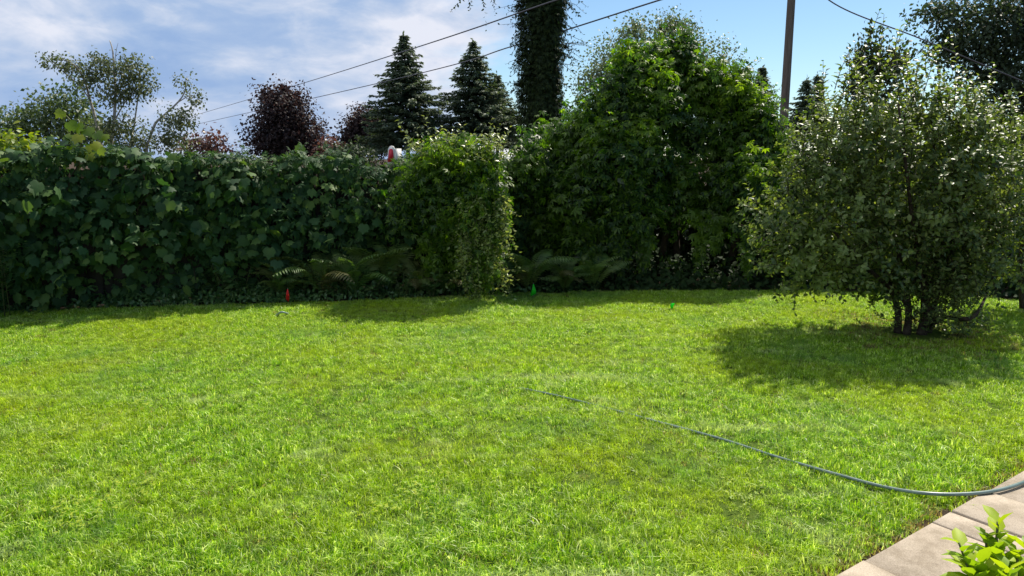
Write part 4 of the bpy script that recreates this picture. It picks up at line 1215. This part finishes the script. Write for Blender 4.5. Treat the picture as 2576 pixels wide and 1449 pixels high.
# ------------------------------------------------------------------ red and white box on a post behind the fence
rng = np.random.default_rng(99)
bx = at(992, 388, 10.75)
rb = thing('post_box', 'small red and white box on a post poking above the fence', 'box', (bx[0], bx[1], 0))
ang = math.radians(-32)
def fr_box(v):
    x, y = v[:, 0] * math.cos(ang) - v[:, 1] * math.sin(ang), v[:, 0] * math.sin(ang) + v[:, 1] * math.cos(ang)
    return np.column_stack([x + bx[0], y + bx[1], v[:, 2]])
zt = bx[2] + .11
mb = MB(); mb.box((-.06, -.06, zt - .32), (.075, .07, zt - .03), fr_box); mb.build('body', M['white_paint'], rb)
def prism(poly, y0, y1):
    n = len(poly)
    v = np.array([(x, y0, z) for x, z in poly] + [(x, y1, z) for x, z in poly])
    t = [(0, i, i + 1) for i in range(1, n - 1)] + [(n, n + i + 1, n + i) for i in range(1, n - 1)]
    for i in range(n): j = (i + 1) % n; t += [(i, n + i, n + j), (i, n + j, j)]
    m_ = MB(); m_.add(fr_box(v), t); return m_
arch = [(-.075, zt - .30), (.072, zt - .30)] + [(.01 + .062 * math.cos(a), zt - .06 + .07 * math.sin(a)) for a in np.linspace(0, math.pi, 9)]
prism(arch, -.075, -.0605).build('front_panel', M['white_paint'], rb)
bell = [(-.058, zt - .22), (.062, zt - .22), (.045, zt - .06), (.03, zt - .035), (-.01, zt - .035), (-.03, zt - .06)]
prism(bell, -.083, -.0755).build('red_panel', M['red_paint'], rb)
mb = MB(); mb.box((-.02, -.02, 0), (.02, .02, zt - .322), fr_box); mb.build('post', M['white_paint'], rb)

# ------------------------------------------------------------------ marker flags
def flag(label, u, v, off, mat, outline, h):
    b = ground(u, v); b[1] += off
    t = thing('marker_flag', label, 'flag', b, 'small plastic marker flags')
    mb = MB(); mb.tube(np.array([b + [0, 0, -.02], b + [0, 0, h * 1.25]]), .0016, 5); mb.build('wire', M['steel'], t)
    n = len(outline)
    outline = [(x * 1.05, .03 + (z - .03) * 1.25) for x, z in outline]; 
    fr = np.array([(b[0] + x, b[1] - .003 - .02 * math.sin(abs(x) * 60), b[2] + z) for x, z in outline])
    bk = fr + [0, .0012, 0]
    tt = [(0, i, i + 1) for i in range(1, n - 1)] + [(n, n + i + 1, n + i) for i in range(1, n - 1)]
    for i in range(n): j = (i + 1) % n; tt += [(i, n + i, n + j), (i, n + j, j)]
    m_ = MB(); m_.add(np.concatenate([fr, bk]), tt); m_.build('flag', mat, t)
flag('red marker flag hanging limp at the edge of the fern bed', 727, 768, -.02, M['red_flag'], [(0, .04), (.018, .07), (.022, .12), (.008, .175), (-.004, .178), (-.016, .13), (-.02, .08)], .18)
flag('bright green drooping marker flag in the shade below the vine mound', 1342, 752, .02, M['green_flag'], [(-.032, .035), (.028, .062), (.035, .085), (.012, .15), (.004, .168), (-.008, .165), (-.022, .10), (-.038, .06)], .17)
flag('green marker flag folded thin on the sunny lawn left of the fruit tree', 1690, 783, 0, M['green_flag'], [(-.022, .055), (-.012, .03), (.010, .035), (.012, .06), (.026, .085), (.022, .092), (-.02, .09), (-.022, .082), (-.010, .068)], .10)

# ------------------------------------------------------------------ hoses
mb = MB(); mb.tube(hose_pts, np.interp(np.arange(90), [0, 45, 89], [.0110, .0095, .0080]), 10)
o = mb.build('garden_hose', M['hose'], None, True)
o['label'] = 'dark green garden hose snaking across the lawn from the pavement'; o['category'] = 'hose'
mb = MB(); mb.tube(curve_pts([ground(690, 797, .01), ground(699, 790, .04), ground(708, 785, .075), ground(718, 787, .06), ground(728, 790, .01)], 20), .0115, 8)
o = mb.build('hose_loop', M['pale_hose'], None, True)
o['label'] = 'pale arched hose piece sticking out of the grass near the red flag'; o['category'] = 'hose'

# ------------------------------------------------------------------ shrub in the front right corner
rng = np.random.default_rng(111)
b = np.array([1.75, 1.75, 0])
fs = thing('front_shrub', 'sunlit yellow green shrub tips in the lower right corner over the pavement', 'shrub', b)
L = Leaves(); mb = MB()
tips = [((2480, 1345), 1.97, (2500, 1470)), ((2430, 1400), 1.9, (2460, 1520)), ((2510, 1312), 1.98, (2520, 1440)), ((2412, 1365), 1.94, (2470, 1500)), ((2560, 1390), 1.92, (2570, 1500)), ((2470, 1420), 1.88, (2500, 1520)), ((2535, 1430), 1.85, (2540, 1530)), ((2440, 1435), 1.86, (2480, 1540)), ((2590, 1350), 1.95, (2600, 1480)), ((2500, 1380), 1.93, (2530, 1480))]
st, dr, ln = [], [], []
for (uv, d, uv2) in tips:
    p1, p0 = at(*uv, d), at(*uv2, d - .05)
    mb.tube(curve_pts([b + rng.normal(size=3) * [.05, .05, 0], (b * .4 + p0 * .6), p0, p1], 14), np.linspace(.008, .003, 14), 6)
    n = 12
    t = np.linspace(0, 1, n)
    pts = p0 + (p1 - p0) * t[:, None]
    d0 = unit(p1 - p0)
    a = np.arange(n) * 2.4 + rng.uniform(0, 6)
    x = unit(np.cross(d0, [0, 1, 0.2])); y = np.cross(d0, x)
    side = np.cos(a)[:, None] * x + np.sin(a)[:, None] * y
    L.add(pts, unit(side * .75 + d0 * .75 + rng.normal(size=(n, 3)) * .12), unit(d0 * .5 - side * .5 + np.array([0.2, 0, .6]) + rng.normal(size=(n, 3)) * .3), .092 * rng.uniform(.6, 1.2, n) * (1 - .3 * t))
mb.build('stems', M['green_stem'], fs)
L.build('ovate', M['shrub'], fs, 90, cell=1)
